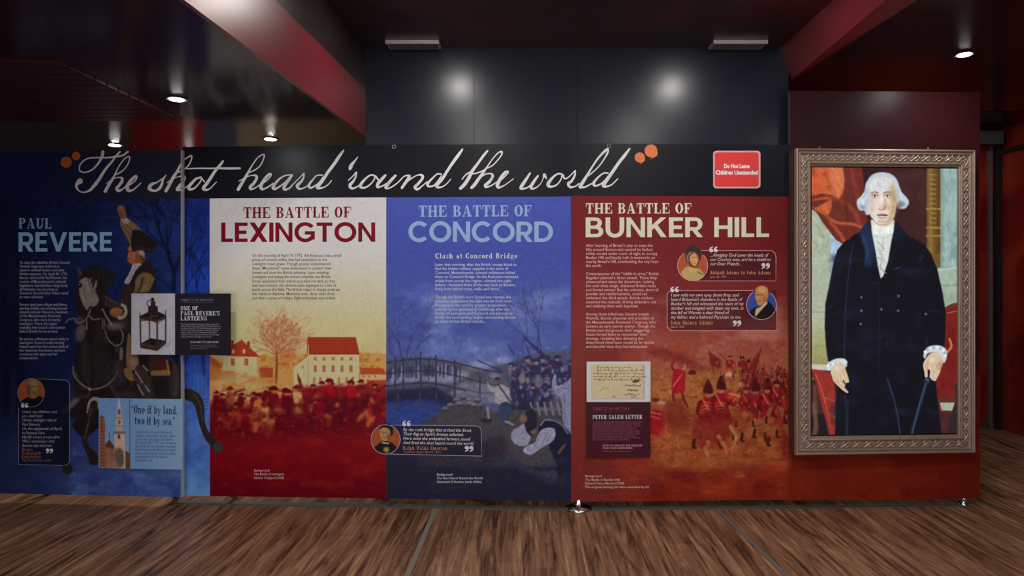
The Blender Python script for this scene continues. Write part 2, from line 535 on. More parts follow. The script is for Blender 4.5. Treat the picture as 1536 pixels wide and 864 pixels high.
SER = {
 'T': (.84, stemp(.3, top=False) + rc(0,.91,.84,1) + pg((0,.98),(.1,.98),(.05,.62),(0,.62)) + pg((.84,.98),(.74,.98),(.79,.62),(.84,.62))),
 'H': (1.0, stemp(.09) + stemp(.67) + rc(.3,.45,.7,.55)),
 'E': (.84, stemp(.09) + rc(.09,.91,.8,1) + rc(.09,0,.84,.09) + pg((.8,1),(.7,1),(.76,.66),(.8,.66)) + pg((.84,0),(.72,0),(.79,.36),(.84,.36)) + rc(.3,.46,.55,.54) + rc(.5,.32,.56,.68)),
 'B': (.86, stemp(.09) + ringp(.44,.76,.34,.24,.23,.08,-90,90) + ringp(.44,.27,.4,.27,.25,.08,-90,90) + rc(.2,.92,.46,1) + rc(.2,0,.46,.08) + rc(.2,.48,.46,.55)),
 'A': (1.0, pg((.1,.04),(.18,.04),(.5,1),(.42,1)) + pg((.38,1),(.56,1),(.92,.04),(.64,.04)) + rc(.24,.28,.7,.36) + rc(0,0,.28,.085) + rc(.52,0,1.0,.085)),
 'L': (.78, stemp(.09) + rc(.09,0,.78,.09) + pg((.78,0),(.66,0),(.73,.4),(.78,.4))),
 'O': (.88, ringp(.44,.5,.44,.51,.27,.08)),
 'F': (.8, stemp(.09) + rc(.09,.91,.8,1) + pg((.8,1),(.7,1),(.75,.64),(.8,.64)) + rc(.3,.46,.55,.54) + rc(.5,.32,.56,.68)),
 'P': (.84, stemp(.09) + ringp(.44,.73,.38,.27,.25,.08,-90,90) + rc(.2,.92,.46,1) + rc(.2,.46,.46,.54)),
 'U': (.94, rc(.09,.3,.33,1) + rc(0,.915,.42,1) + rc(.72,.3,.8,1) + rc(.62,.915,.94,1) + ringp(.445,.32,.355,.33,.2,.1,180,360)),
 'S': (.76, ringp(.38,.74,.34,.26,.17,.08,20,270) + ringp(.38,.27,.37,.28,.2,.08,-160,90) + rc(.66,.7,.72,1) + rc(.02,0,.08,.32)),
 'R': (.96, stemp(.09) + ringp(.44,.75,.36,.25,.24,.08,-90,90) + rc(.2,.92,.46,1) + rc(.2,.48,.46,.55) + pg((.4,.52),(.62,.5),(.86,0),(.6,0)) + rc(.6,0,.96,.085)),
 'N': (1.0, rc(.12,0,.2,1) + rc(0,0,.34,.085) + rc(0,.915,.3,1) + pg((.08,1),(.34,1),(.88,0),(.64,0)) + rc(.78,0,.86,1) + rc(.64,.915,1.0,1)),
 'M': (1.2, rc(.1,0,.18,1) + rc(0,0,.3,.085) + rc(0,.915,.3,1) + pg((.1,1),(.36,1),(.66,0),(.5,0)) + pg((.56,.0),(.64,0),(.92,1),(.84,1)) + stemp(.84, .24, spur=False)),
 'V': (.96, pg((.06,1),(.34,1),(.6,0),(.44,0)) + pg((.82,1),(.9,1),(.58,0),(.5,0)) + rc(0,.915,.44,1) + rc(.68,.915,.96,1)),
 'C': (.84, ringp(.44,.5,.44,.51,.26,.08,48,312) + rc(.72,.64,.78,1) + rc(.72,0,.78,.3)),
 'W': (1.3, pg((.06,1),(.32,1),(.5,0),(.36,0)) + pg((.64,1),(.72,1),(.48,0),(.4,0)) + pg((.56,1),(.82,1),(.98,0),(.86,0)) + pg((1.14,1),(1.22,1),(.96,0),(.9,0)) + rc(0,.915,.42,1) + rc(1.04,.915,1.3,1)),
 'J': (.62, rc(.28,.25,.52,1) + rc(.18,.915,.62,1) + ringp(.28,.25,.24,.26,.14,.08,180,360)),
 'Q': (.88, ringp(.44,.5,.44,.51,.27,.08) + pg((.4,.12),(.56,.16),(.84,-.14),(.6,-.14))),
 "'": (.22, pg((.04,1),(.2,1),(.14,.66),(.06,.66))),
 '\u201c': (.5, ringp(.12,.76,.1,.1,.1,.1) + pg((.02,.76),(.08,.8),(.2,1.02),(.12,.98)) + ringp(.36,.76,.1,.1,.1,.1) + pg((.26,.76),(.32,.8),(.44,1.02),(.36,.98))),
 '\u201d': (.5, ringp(.12,.9,.1,.1,.1,.1) + pg((.22,.9),(.16,.86),(.04,.64),(.12,.68)) + ringp(.36,.9,.1,.1,.1,.1) + pg((.46,.9),(.4,.86),(.28,.64),(.36,.68))),
 ',': (.26, ringp(.12,.09,.1,.1,.1,.1) + pg((.22,.09),(.16,.05),(.04,-.17),(.12,-.13))),
 '.': (.26, ringp(.12,.1,.1,.1,.1,.1)),
 ' ': (.4, []),
 'a': (.7, ringp(.28,.2,.26,.21,.18,.06) + rc(.38,.06,.6,.48) + ringp(.35,.46,.25,.22,.18,.07,0,165) + rc(.5,0,.7,.07)),
 'b': (.74, stemp(.06,.22,0,1,.08,.075,False,False,False) + rc(0,.92,.2,1) + ringp(.42,.33,.32,.34,.21,.07)),
 'c': (.62, ringp(.33,.33,.32,.34,.2,.07,45,315) + ringp(.5,.5,.09,.1,.09,.1)),
 'd': (.8, rc(.46,0,.68,1) + rc(.34,.92,.6,1) + rc(.6,0,.8,.075) + ringp(.34,.33,.32,.34,.21,.07)),
 'e': (.66, ringp(.33,.33,.32,.34,.21,.07,-8,310) + rc(.14,.32,.62,.39)),
 'f': (.52, rc(.1,0,.32,.8) + rc(0,0,.44,.075) + ringp(.36,.78,.26,.23,.2,.08,40,180) + rc(0,.58,.48,.66)),
 'g': (.7, ringp(.32,.42,.28,.25,.18,.06) + ringp(.33,-.08,.33,.17,.13,.06) + rc(.5,.58,.7,.68) + rc(.12,.08,.3,.2)),
 'h': (.86, stemp(.08,.22,0,1,.08,.075,False,True,False) + rc(0,.92,.2,1) + ringp(.48,.42,.28,.25,.2,.08,0,170) + rc(.55,0,.76,.43) + rc(.47,0,.86,.075)),
 'i': (.42, rc(.1,0,.32,.66) + rc(0,0,.42,.075) + rc(0,.59,.2,.66) + ringp(.21,.88,.12,.12,.12,.12)),
 'l': (.42, rc(.1,0,.32,1) + rc(0,0,.42,.075) + rc(0,.92,.2,1)),
 'm': (1.24, rc(.08,0,.3,.66) + rc(0,0,.38,.075) + rc(0,.59,.2,.66) + ringp(.45,.42,.24,.25,.18,.08,0,170) + rc(.5,0,.7,.43) + rc(.43,0,.78,.075) + ringp(.86,.42,.26,.25,.18,.08,0,170) + rc(.92,0,1.14,.43) + rc(.84,0,1.24,.075)),
 'n': (.86, rc(.08,0,.3,.66) + rc(0,0,.38,.075) + rc(0,.59,.2,.66) + ringp(.48,.42,.28,.25,.2,.08,0,170) + rc(.55,0,.76,.43) + rc(.47,0,.86,.075)),
 'o': (.68, ringp(.34,.33,.33,.34,.21,.07)),
 'p': (.76, rc(.08,-.3,.3,.66) + rc(0,-.3,.38,-.22) + rc(0,.59,.2,.66) + ringp(.44,.33,.32,.34,.21,.07)),
 'r': (.62, rc(.08,0,.3,.66) + rc(0,0,.4,.075) + rc(0,.59,.2,.66) + ringp(.42,.45,.2,.22,.1,.09,30,180) + ringp(.5,.53,.11,.11,.11,.11)),
 's': (.54, ringp(.27,.49,.24,.18,.14,.07,20,270) + ringp(.27,.17,.26,.18,.15,.07,-160,90) + rc(.45,.45,.5,.66) + rc(.02,0,.07,.22)),
 't': (.5, rc(.1,.1,.32,.9) + rc(0,.58,.48,.66) + ringp(.32,.16,.22,.17,.17,.08,180,330)),
 'u': (.86, rc(.08,.2,.3,.66) + rc(0,.59,.2,.66) + ringp(.36,.22,.28,.23,.2,.08,180,350) + rc(.54,0,.76,.66) + rc(.46,.59,.66,.66) + rc(.66,0,.86,.075)),
 'w': (1.02, pg((.04,.66),(.27,.66),(.42,0),(.28,0)) + pg((.5,.66),(.57,.66),(.38,0),(.32,0)) + pg((.44,.66),(.66,.66),(.78,0),(.66,0)) + pg((.9,.66),(.97,.66),(.76,0),(.7,0)) + rc(0,.59,.34,.66) + rc(.82,.59,1.02,.66)),
 'y': (.78, pg((.04,.66),(.28,.66),(.5,0),(.34,.04)) + pg((.66,.66),(.74,.66),(.42,-.2),(.34,-.16)) + ringp(.26,-.18,.14,.13,.14,.13,150,420) + rc(0,.59,.36,.66) + rc(.56,.59,.78,.66)),
}
def set_line(font, text, x0, x1, ytop, ybase, ybase2=None, gap=.14, shear=0.0):
    """One line of lettering fitted between x0 and x1, cap height ytop..ybase; returns polygons in picture units (y down)."""
    h = ybase - ytop
    w = 0
    pos = []
    for ch in text:
        g = font[ch]
        pos.append(w)
        w += g[0] + gap
    w -= gap
    sx = (x1 - x0) / w
    out = []
    yb2 = ybase if ybase2 is None else ybase2
    for ch, p in zip(text, pos):
        for q in font[ch][1]:
            out.append([(x0 + (p + x + shear * y) * sx, ybase + (yb2 - ybase) * ((p + x) / w) - y * h) for x, y in q])
    return out

def ink_stroke(pts, sc=1.0, ox=0.0, oy=0.0, n=5):
    """pen stroke through (x, y, width) points -> polygons"""
    p = [((q[0]) / sc + ox, (q[1]) / sc + oy, q[2] / sc) for q in pts]
    p = smooth_pts(p, n, False) if len(p) > 2 else p
    out = []
    L_, R_ = [], []
    for i, (x, y, w) in enumerate(p):
        a = p[max(0, i - 1)]
        b = p[min(len(p) - 1, i + 1)]
        dx, dy = b[0] - a[0], b[1] - a[1]
        l = math.hypot(dx, dy) or 1
        nx, ny = -dy / l * w / 2, dx / l * w / 2
        L_.append((x + nx, y + ny))
        R_.append((x - nx, y - ny))
    for i in range(len(p) - 1):
        out.append([L_[i], L_[i + 1], R_[i + 1], R_[i]])
    for i in list(range(0, len(p), 2)) + [len(p) - 1]:
        x, y, w = p[i]
        out.append([(x + w / 2 * math.cos(k * math.pi / 5), y + w / 2 * math.sin(k * math.pi / 5)) for k in range(10)])
    return out

_txt = {}
def bfont_polys(s, bold=0.0, shear=0.0):
    """Blender's own built-in typeface as triangles, unit size, y up; returns (verts, faces, width)"""
    key = (s, bold, shear)
    if key in _txt:
        return _txt[key]
    cu = bpy.data.curves.new('type', 'FONT')
    cu.body = s
    cu.size = 1.0
    cu.offset = bold
    cu.shear = shear
    cu.resolution_u = 2
    o = bpy.data.objects.new('type', cu)
    col.objects.link(o)
    bpy.context.view_layer.update()
    dg = bpy.context.evaluated_depsgraph_get()
    me = bpy.data.meshes.new_from_object(o.evaluated_get(dg))
    n = len(me.vertices)
    v = np.zeros(n * 3)
    me.vertices.foreach_get('co', v)
    v = v.reshape(-1, 3)[:, :2]
    f = [tuple(p.vertices) for p in me.polygons]
    bpy.data.objects.remove(o)
    bpy.data.curves.remove(cu)
    bpy.data.meshes.remove(me)
    w = float(v[:, 0].max()) if n else 0.3
    _txt[key] = (v, f, w)
    return _txt[key]

def letters(name, plan, polys, color, parent, off=0.0012, clip=None, m=None):
    """Flat printed lettering as a mesh lying on the surface."""
    vs, fs = [], []
    for i, q in enumerate(polys):
        A = np.array(q, float)
        if clip:
            A = clip_poly(A, *clip)
            if len(A) < 3:
                continue
        p = plan.at(A[:, 0], A[:, 1], off + (i % 16) * 1.5e-5)
        n = len(vs)
        vs += [tuple(r) for r in p]
        # face the camera
        ar = np.sum(A[:, 0] * np.roll(A[:, 1], -1) - np.roll(A[:, 0], -1) * A[:, 1])
        idx = list(range(n, n + len(A)))
        fs.append(tuple(idx if ar < 0 else idx[::-1]))
    return mesh(name, vs, fs, m or inkmat(color), parent)

def clip_poly(A, x0, x1):
    def half(P, s, x):
        out = []
        for i in range(len(P)):
            a, b = P[i], P[(i + 1) % len(P)]
            ia, ib = s * (a[0] - x) >= 0, s * (b[0] - x) >= 0
            if ia:
                out.append(a)
            if ia != ib:
                t = (x - a[0]) / (b[0] - a[0])
                out.append(a + (b - a) * t)
        return out
    P = list(A)
    P = half(P, 1, x0)
    if P:
        P = half(P, -1, x1)
    return np.array(P)

def type_block(name, plan, lines, x0, y0, pitch, size, color, parent, wmax=None, bold=0.012, shear=0.0, off=0.0012, slope=0.0, align='l', x1=None):
    """Running text: lines start at x0, first baseline y0; the longest line spans wmax picture units. lines may be None for a gap."""
    if None in lines:                               # one mesh per paragraph
        ws = [bfont_polys(s, bold, shear)[2] for s in lines if s]
        full = max(ws)
        k0 = 0
        while k0 < len(lines):
            k1 = k0
            while k1 < len(lines) and lines[k1]:
                k1 += 1
            part = lines[k0:k1]
            pw = max(bfont_polys(s, bold, shear)[2] for s in part)
            type_block(name, plan, part, x0, y0 + k0 * pitch, pitch, size, color, parent, wmax * pw / full, bold, shear, off, slope, align)
            k0 = k1 + 1
        return
    res = [(bfont_polys(s, bold, shear) if s else None) for s in lines]
    mw = max(r[2] for r in res if r)
    sx = (wmax / mw) if wmax else size
    vs, fs = [], []
    for k, r in enumerate(res):
        if not r:
            continue
        v, f, w = r
        ox = x0 if align == 'l' else (x0 - w * sx / 2 if align == 'c' else x0 - w * sx)
        X = ox + v[:, 0] * sx
        Y = y0 + k * pitch - v[:, 1] * size + (X - x0) * slope
        P = plan.at(X, Y, off)
        n = len(vs)
        vs += [tuple(q) for q in P]
        fs += [tuple(i + n for i in q) for q in f]
    return mesh(name, vs, fs, inkmat(color), parent)

def quote_marks(x, y, s, opening=True):
    """double quotation mark about 2.2 s wide, top at y"""
    out = []
    for k in (0, 1):
        cx = x + s * (0.55 + 1.25 * k)
        if opening:
            cy = y + s * 1.15
            out += [[(cx + s * .55 * math.cos(a * math.pi / 6), cy + s * .5 * math.sin(a * math.pi / 6)) for a in range(12)]]
            out += ink_stroke([(cx - s * .3, cy, s * .5), (cx - s * .25, cy - s * .6, s * .4), (cx + s * .35, cy - s * 1.0, s * .25)])
        else:
            cy = y + s * .5
            out += [[(cx + s * .55 * math.cos(a * math.pi / 6), cy + s * .5 * math.sin(a * math.pi / 6)) for a in range(12)]]
            out += ink_stroke([(cx + s * .3, cy, s * .5), (cx + s * .25, cy + s * .6, s * .4), (cx - s * .35, cy + s * 1.0, s * .25)])
    return out
def frame_line(pts, w=1.0):
    """thin outline through (x, y) points, open"""
    return ink_stroke([(x, y, w) for x, y in pts], n=1) if len(pts) > 2 else ink_stroke([(x, y, w) for x, y in pts])
def arc(cx, cy, r, a0, a1, n=14):
    return [(cx + r * math.cos(math.radians(a0 + (a1 - a0) * k / n)), cy + r * math.sin(math.radians(a0 + (a1 - a0) * k / n))) for k in range(n + 1)]
# ------------------------------------------------------------------ the room
ZH, ZL, ZR = 2.886, 2.340, 2.695          # high ceiling, low ceiling over the rider panel, ceiling over the portrait
XL, XR, YB, YF = -4.7, 4.52, 6.5, -2.2
YK = 4.33                                  # navy upper wall

def floor_mat():
    m = bpy.data.materials.new('wood_plank_floor')
    m.use_nodes = True
    nt = m.node_tree
    b = nt.nodes['Principled BSDF']
    N, K = nt.nodes.new, nt.links.new
    g = N('ShaderNodeNewGeometry')
    sp = N('ShaderNodeSeparateXYZ')
    K(g.outputs['Position'], sp.inputs[0])
    def mth(op, a, bb=None):
        n = N('ShaderNodeMath')
        n.operation = op
        for i, v in enumerate((a, bb)):
            if v is None:
                continue
            if isinstance(v, (int, float)):
                n.inputs[i].default_value = v
            else:
                K(v, n.inputs[i])
        return n.outputs[0]
    W, LN = 0.152, 1.22
    xs = mth('DIVIDE', sp.outputs[0], W)
    ix = mth('FLOOR', xs)
    wn = N('ShaderNodeTexWhiteNoise')
    wn.noise_dimensions = '1D'
    K(ix, wn.inputs['W'])
    yo = mth('ADD', mth('DIVIDE', sp.outputs[1], LN), mth('MULTIPLY', wn.outputs['Value'], 7.3))
    iy = mth('FLOOR', yo)
    wn2 = N('ShaderNodeTexWhiteNoise')
    wn2.noise_dimensions = '2D'
    cb = N('ShaderNodeCombineXYZ')
    K(ix, cb.inputs[0]); K(iy, cb.inputs[1])
    K(cb.outputs[0], wn2.inputs['Vector'])
    # grain: stretched noise, shifted per plank
    gv = N('ShaderNodeCombineXYZ')
    K(mth('MULTIPLY', sp.outputs[0], 13.0), gv.inputs[0])
    K(mth('MULTIPLY', sp.outputs[1], 1.1), gv.inputs[1])
    K(mth('MULTIPLY', wn.outputs['Value'], 37.0), gv.inputs[2])
    n1 = N('ShaderNodeTexNoise')
    n1.inputs['Scale'].default_value = 1.0
    n1.inputs['Detail'].default_value = 6
    n1.inputs['Roughness'].default_value = 0.62
    n1.inputs['Distortion'].default_value = 1.9
    K(gv.outputs[0], n1.inputs['Vector'])
    gv2 = N('ShaderNodeCombineXYZ')
    K(mth('MULTIPLY', sp.outputs[0], 60.0), gv2.inputs[0])
    K(mth('MULTIPLY', sp.outputs[1], 2.0), gv2.inputs[1])
    K(mth('MULTIPLY', wn.outputs['Value'], 91.0), gv2.inputs[2])
    n2 = N('ShaderNodeTexNoise')
    n2.inputs['Scale'].default_value = 1.0
    n2.inputs['Detail'].default_value = 4
    n2.inputs['Distortion'].default_value = 0.6
    K(gv2.outputs[0], n2.inputs['Vector'])
    s = mth('ADD', mth('MULTIPLY', n1.outputs['Fac'], 0.72), mth('MULTIPLY', n2.outputs['Fac'], 0.28))
    s = mth('ADD', s, mth('MULTIPLY', mth('SUBTRACT', wn2.outputs['Value'], 0.5), 0.05))
    r = N('ShaderNodeValToRGB')
    r.color_ramp.interpolation = 'EASE'
    e = r.color_ramp.elements
    e[0].position = 0.37; e[0].color = L((74, 48, 34))
    e[1].position = 0.65; e[1].color = L((190, 146, 110))
    for p, c in ((0.43, (108, 74, 54)), (0.5, (136, 98, 72)), (0.58, (162, 120, 90))):
        q = e.new(p)
        q.color = L(c)
    K(s, r.inputs[0])
    fr = mth('FRACT', xs)
    ed = mth('LESS_THAN', mth('ABSOLUTE', mth('SUBTRACT', fr, 0.5)), 0.488)
    fy = mth('FRACT', yo)
    ed2 = mth('LESS_THAN', mth('ABSOLUTE', mth('SUBTRACT', fy, 0.5)), 0.4975)
    ee = mth('ADD', mth('MULTIPLY', mth('MULTIPLY', ed, ed2), 0.22), 0.78)
    mx = N('ShaderNodeVectorMath')
    mx.operation = 'SCALE'
    K(r.outputs[0], mx.inputs[0]); K(ee, mx.inputs['Scale'])
    K(mx.outputs[0], b.inputs['Base Color'])
    b.inputs['Roughness'].default_value = 0.5
    b.inputs['Specular IOR Level'].default_value = 0.3
    bp = N('ShaderNodeBump')
    bp.inputs['Strength'].default_value = 0.15
    bp.inputs['Distance'].default_value = 0.002
    K(s, bp.inputs['Height']); K(bp.outputs[0], b.inputs['Normal'])
    return m

def mural_mat(name, stops, scale, rough=0.35, k=1.0, spec=0.3):
    """Printed red mural: soft cloudy patches of a few inks."""
    m = bpy.data.materials.new(name)
    m.use_nodes = True
    nt = m.node_tree
    b = nt.nodes['Principled BSDF']
    tc = nt.nodes.new('ShaderNodeTexCoord')
    n = nt.nodes.new('ShaderNodeTexNoise')
    n.inputs['Scale'].default_value = scale
    n.inputs['Detail'].default_value = 5
    n.inputs['Distortion'].default_value = 0.8
    r = nt.nodes.new('ShaderNodeValToRGB')
    e = r.color_ramp.elements
    e[0].position, e[0].color = stops[0][0], L(stops[0][1], k)
    e[1].position, e[1].color = stops[-1][0], L(stops[-1][1], k)
    for p, c in stops[1:-1]:
        q = e.new(p)
        q.color = L(c, k)
    nt.links.new(tc.outputs['Object'], n.inputs['Vector'])
    nt.links.new(n.outputs['Fac'], r.inputs[0])
    nt.links.new(r.outputs[0], b.inputs['Base Color'])
    b.inputs['Roughness'].default_value = rough
    b.inputs['Specular IOR Level'].default_value = spec
    return m

b = MB(); b.box((XL, YF, -0.05), (XR, YB, 0)); b.build('floor', floor_mat(), structure=True)
M_ceil_dark = mat('dark_gloss_ceiling', L((52, 32, 34)), 0.17, 0, 0.13, noise=0.15, nscale=2)
M_ceil_high = mural_mat('dark_red_print_ceiling', [(0.35, (52, 42, 42)), (0.55, (70, 48, 46)), (0.75, (104, 46, 48))], 1.6, 0.3, 1.0, 0.3)
M_navy = mat('navy_gloss_board', L((30, 33, 46)), 0.27, 0, 0.4, noise=0.08, nscale=6)
M_beam = mat('red_gloss_beam', L((112, 34, 42)), 0.34, 0, 0.4, noise=0.1, nscale=3)
M_beam_dark = mat('dark_beam', L((44, 34, 34)), 0.35, 0, 0.3, noise=0.1, nscale=3)

def xbL(Y): return -1.006 - (4.33 - Y) * 0.05
def xbR(Y): return 1.70 + (4.33 - Y) * 0.052
def xbR2(Y): return 1.628 - 0.0
Ym = 4.36
# high ceiling between the two soffits
b = MB(); b.box((xbL(YF) - .05, YF, ZH), (xbR(YF) + .1, YB, ZH + .05)); b.build('ceiling', M_ceil_high, structure=True)
# low ceiling slabs
b = MB(); b.prism([(XL, YF, ZL), (xbL(YF) - .02, YF, ZL), (xbL(YB) - .02, YB, ZL), (XL, YB, ZL)],
                  [(XL, YF, ZL + .04), (xbL(YF) - .02, YF, ZL + .04), (xbL(YB) - .02, YB, ZL + .04), (XL, YB, ZL + .04)])
b.build('ceiling_left', M_ceil_dark, structure=True)
b = MB(); b.prism([(xbR(YF) + .02, YF, ZR), (XR, YF, ZR), (XR, 5.2, ZR), (xbR(5.2) + .02, 5.2, ZR)],
                  [(xbR(YF) + .02, YF, ZR + .04), (XR, YF, ZR + .04), (XR, 5.2, ZR + .04), (xbR(5.2) + .02, 5.2, ZR + .04)])
b.build('ceiling_right', M_ceil_dark, structure=True)
b = MB(); b.box((1.6, 5.2, 2.84), (XR, YB, 2.88)); b.build('ceiling_back', M_ceil_dark, structure=True)
b = MB(); b.box((1.6, 5.18, ZR), (XR, 5.2, 2.88)); b.build('trim_1', M_ceil_dark, structure=True)
# soffit faces: dark upper strip and red lower strip on one side, slanted red face on the other
def face(name, p, m, th=0.02, d=(-1, 0)):
    bb = MB()
    q = [(x + d[0] * th, y + d[1] * th, z) for x, y, z in p]
    bb.prism(p, q)
    return bb.build(name, m, structure=True)
face('wall_left_soffit_upper', [(xbL(YF), YF, 2.623), (xbL(YK), YK, 2.623), (xbL(YK), YK, ZH), (xbL(YF), YF, ZH)], M_beam_dark)
face('wall_left_soffit_lower', [(xbL(YF) + .004, YF, ZL - .012), (xbL(YK) + .004, YK, ZL - .012), (xbL(YK) + .004, YK, 2.623), (xbL(YF) + .004, YF, 2.623)], M_beam)
face('wall_right_soffit', [(xbR(YF), YF, ZR - .012), (xbR(YK), YK, ZR - .012), (xbR2(YK), YK, ZH), (xbR2(YF), YF, ZH)], M_beam, d=(1, 0))
# navy wall above the exhibit, in three boards with fine joints
zb = 2.22
def xk(px): return (px - CX) / F * YK
for i, (a, c) in enumerate(((547, 711), (711, 866), (866, 1183))):
    b = MB(); b.box((xk(a) + .0015, YK, zb), (xk(c) - .0015, YK + .03, ZH)); b.build('wall_upper_%d' % (i + 1), M_navy, structure=True)
b = MB(); b.box((xk(547), YK + .004, zb), (xk(1183), YK + .03, ZH)); b.build('wall_upper_backing', mat('black_joint', L((14, 14, 18)), .6), structure=True)
# outer walls
M_gwall = mat('grey_ribbed_wall', L((96, 90, 92)), 0.5, 0, .3)
b = MB()
b.box((XL - .05, YF, 0), (XL, YB, ZH))
y = YF
while y < YB - .1:
    b.box((XL, y, 0), (XL + .02, y + .06, ZL)); y += .12
b.build('wall_left', M_gwall, structure=True)
M_redwall = mural_mat('red_mural_wall', [(0.3, (70, 14, 12)), (0.45, (120, 22, 16)), (0.6, (150, 50, 22)), (0.75, (60, 14, 16))], 1.1, 0.3)
b = MB(); b.box((XR, YF, 0), (XR + .05, YB, ZH)); b.build('wall_right', M_redwall, structure=True)
for nm, x0, x1, mm in (('wall_back_grey', XL, -3.75, M_gwall), ('wall_back_red', -3.75, -3.05, mat('red_print', L((170, 34, 40)), .4, 0, .3, noise=.3, nscale=2)),
                       ('wall_back_blue', -3.05, -2.72, mat('slate_blue_print', L((70, 80, 100)), .4, 0, .3, noise=.2, nscale=3)),
                       ('wall_back_tan', -2.72, -1.0, mat('tan_print', L((150, 130, 105)), .4, 0, .3, noise=.25, nscale=2)),
                       ('wall_back_dark', -1.0, 2.4, M_beam_dark), ('wall_back_red_mural', 2.4, XR, M_redwall)):
    b = MB(); b.box((x0, YB, 0), (x1, YB + .05, ZH)); b.build(nm, mm, structure=True)
# opening added behind the viewer so the world light enters as soft fill
b = MB(); b.box((XL, YF - .05, 2.0), (XR, YF, ZH)); b.box((XL, YF - .05, 0), (-4.3, YF, 2.0)); b.box((3.2, YF - .05, 0), (XR, YF, 2.0)); b.build('wall_front', mat('front_wall_paint', L((74, 66, 66)), .6, 0, .2, noise=.2, nscale=2), structure=True)
# metal trims of the far corner: door edge, base rail, corner post, wall head
M_alu = mat('brushed_aluminium', L((150, 150, 152)), 0.38, 0.8, 0.5, noise=0.08, nscale=30)
M_alu_dark = mat('dark_aluminium', L((96, 92, 88)), 0.45, 0.5, 0.5, noise=0.12, nscale=20)
xt = (1484 - CX) / F * YB
b = MB(); b.box((xt - .012, YB - .03, 0.0), (xt + .012, YB, 2.72)); b.build('trim_2', M_alu, structure=True)
b = MB(); b.box((3.6, YB - .025, 0.0), (XR - .03, YB - .001, .05)); b.build('baseboard_back', M_alu_dark, structure=True)
b = MB(); b.box((XR - .05, YB - .06, 0.0), (XR, YB - .025, 2.8)); b.build('trim_3', M_beam_dark, structure=True)
b = MB(); b.box((XR - .03, 3.0, 2.60), (XR, YB - .07, 2.64)); b.build('trim_4', M_beam_dark, structure=True)
b = MB(); b.box((3.9, YB - .16, 2.68), (XR - .06, YB - .03, 2.8)); b.build('trim_5', mat('grey_closer_box', L((80, 84, 84)), .5), structure=True)
# ribbed red panel let into the low ceiling
M_redrib = mat('red_rib_panel', L((66, 22, 28)), 0.35, 0, .3, noise=.2, nscale=3)
b = MB()
y = 2.86
while y < 3.86:
    b.box((XL + .1, y, ZL - .012), (-1.96, y + .078, ZL - .001)); y += .09
b.build('ceiling_left_panel', M_redrib, structure=True)
# floor: grey joint strips running towards the wall, and a dark rail partly standing in for shade under the exhibit
M_strip = mat('grey_floor_strip', L((136, 130, 118)), 0.5, 0.0, 0.3, noise=0.15, nscale=25)
for k, (xa, ya, xb, yb_) in enumerate((((655 - CX) / F * 4.26, 4.26, (611 - CX) / F * 3.26, 3.26), ((1076 - CX) / F * 4.2, 4.2, (1180 - CX) / F * 3.26, 3.26))):
    dx = (xb - xa) / (yb_ - ya)
    p0 = (xa + dx * (6.4 - ya), 6.4); p1 = (xa + dx * (YF + .05 - ya), YF + .05)
    w = .013
    b = MB()
    b.prism([(p1[0] - w, p1[1], 0), (p1[0] + w, p1[1], 0), (p0[0] + w, p0[1], 0), (p0[0] - w, p0[1], 0)],
            [(p1[0] - w, p1[1], .004), (p1[0] + w, p1[1], .004), (p0[0] + w, p0[1], .004), (p0[0] - w, p0[1], .004)])
    b.build('trim_%d' % (6 + k), M_strip if k == 0 else mat('slate_floor_strip', L((112, 110, 108)), .5, 0, .3, noise=.15, nscale=25), structure=True)
rail = [(-2.2, 4.292), (0.3, 4.178), (1.64, 4.215), (2.78, 4.262), (2.78, 4.30), (1.64, 4.27), (0.3, 4.25), (-2.2, 4.36)]  # grey floor strip, lengthened to darken the shaded gap below the boards
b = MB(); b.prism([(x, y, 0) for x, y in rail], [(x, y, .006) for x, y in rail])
b.build('trim_8', mat('floor_rail_and_shade', L((104, 100, 94)), .5, .2, .3, noise=.2, nscale=15), structure=True)

# ------------------------------------------------------------------ ceiling lamps and vents
def downlight(x, y, z, power, label, group=None, r=0.034):
    t = thing('ceiling_light', (x, y, z), label, 'ceiling light', group)
    b = MB()
    b.lathe([(r + .002, -.001), (r + .002, -.004), (r + .014, -.006), (r + .018, -.003), (r + .018, 0)], (x, y, z))
    b.build('trim_ring', mat('lamp_ring', L((70, 66, 66)), .4, .6), t, True)
    b = MB(); b.lathe([(r, -.0045), (r * .94, -.0065), (r * .75, -.0088), (r * .4, -.0102), (.002, -.0106)], (x, y, z))
    b.build('lens', emit_mat('lamp_lens', (1, .965, .92, 1), power), t, True)
    return t
GL = 'round recessed ceiling lights'
downlight(-1.77, 3.486, ZL, S_LEFT, 'largest lit round lamp in the low dark ceiling beside the red soffit', GL)
downlight(-1.656, 4.473, ZL, S_LEFT, 'small round lit ceiling lamp just above the header, over the word heard', GL)
downlight(-2.796, 4.671, ZL, S_LEFT, 'small round lit ceiling lamp peeking over the dark blue rider panel', GL)
downlight(-2.885, 3.35, ZL, S_LEFT, 'round ceiling lamp in the ribbed red part of the low ceiling', GL)
downlight(2.50, 3.869, ZR, S_RIGHT, 'small round lit ceiling lamp in the dark ceiling above the framed portrait', GL)
downlight(2.42, 2.1, ZR, S_RIGHT, 'round ceiling lamp nearer the viewer, over the floor before the portrait', GL)
downlight(3.5, 5.7, 2.84, S_RIGHT * 2, 'added unseen lamp in the far corner passage, brightening the red walls there', GL)  # added out of view to brighten the far corner
downlight(-2.7, 5.5, ZL, 1500, 'added unseen lamp in the low ceiling behind the rider panel, lighting the far wall', GL)  # added out of view to light the far wall mirrored in the ceiling
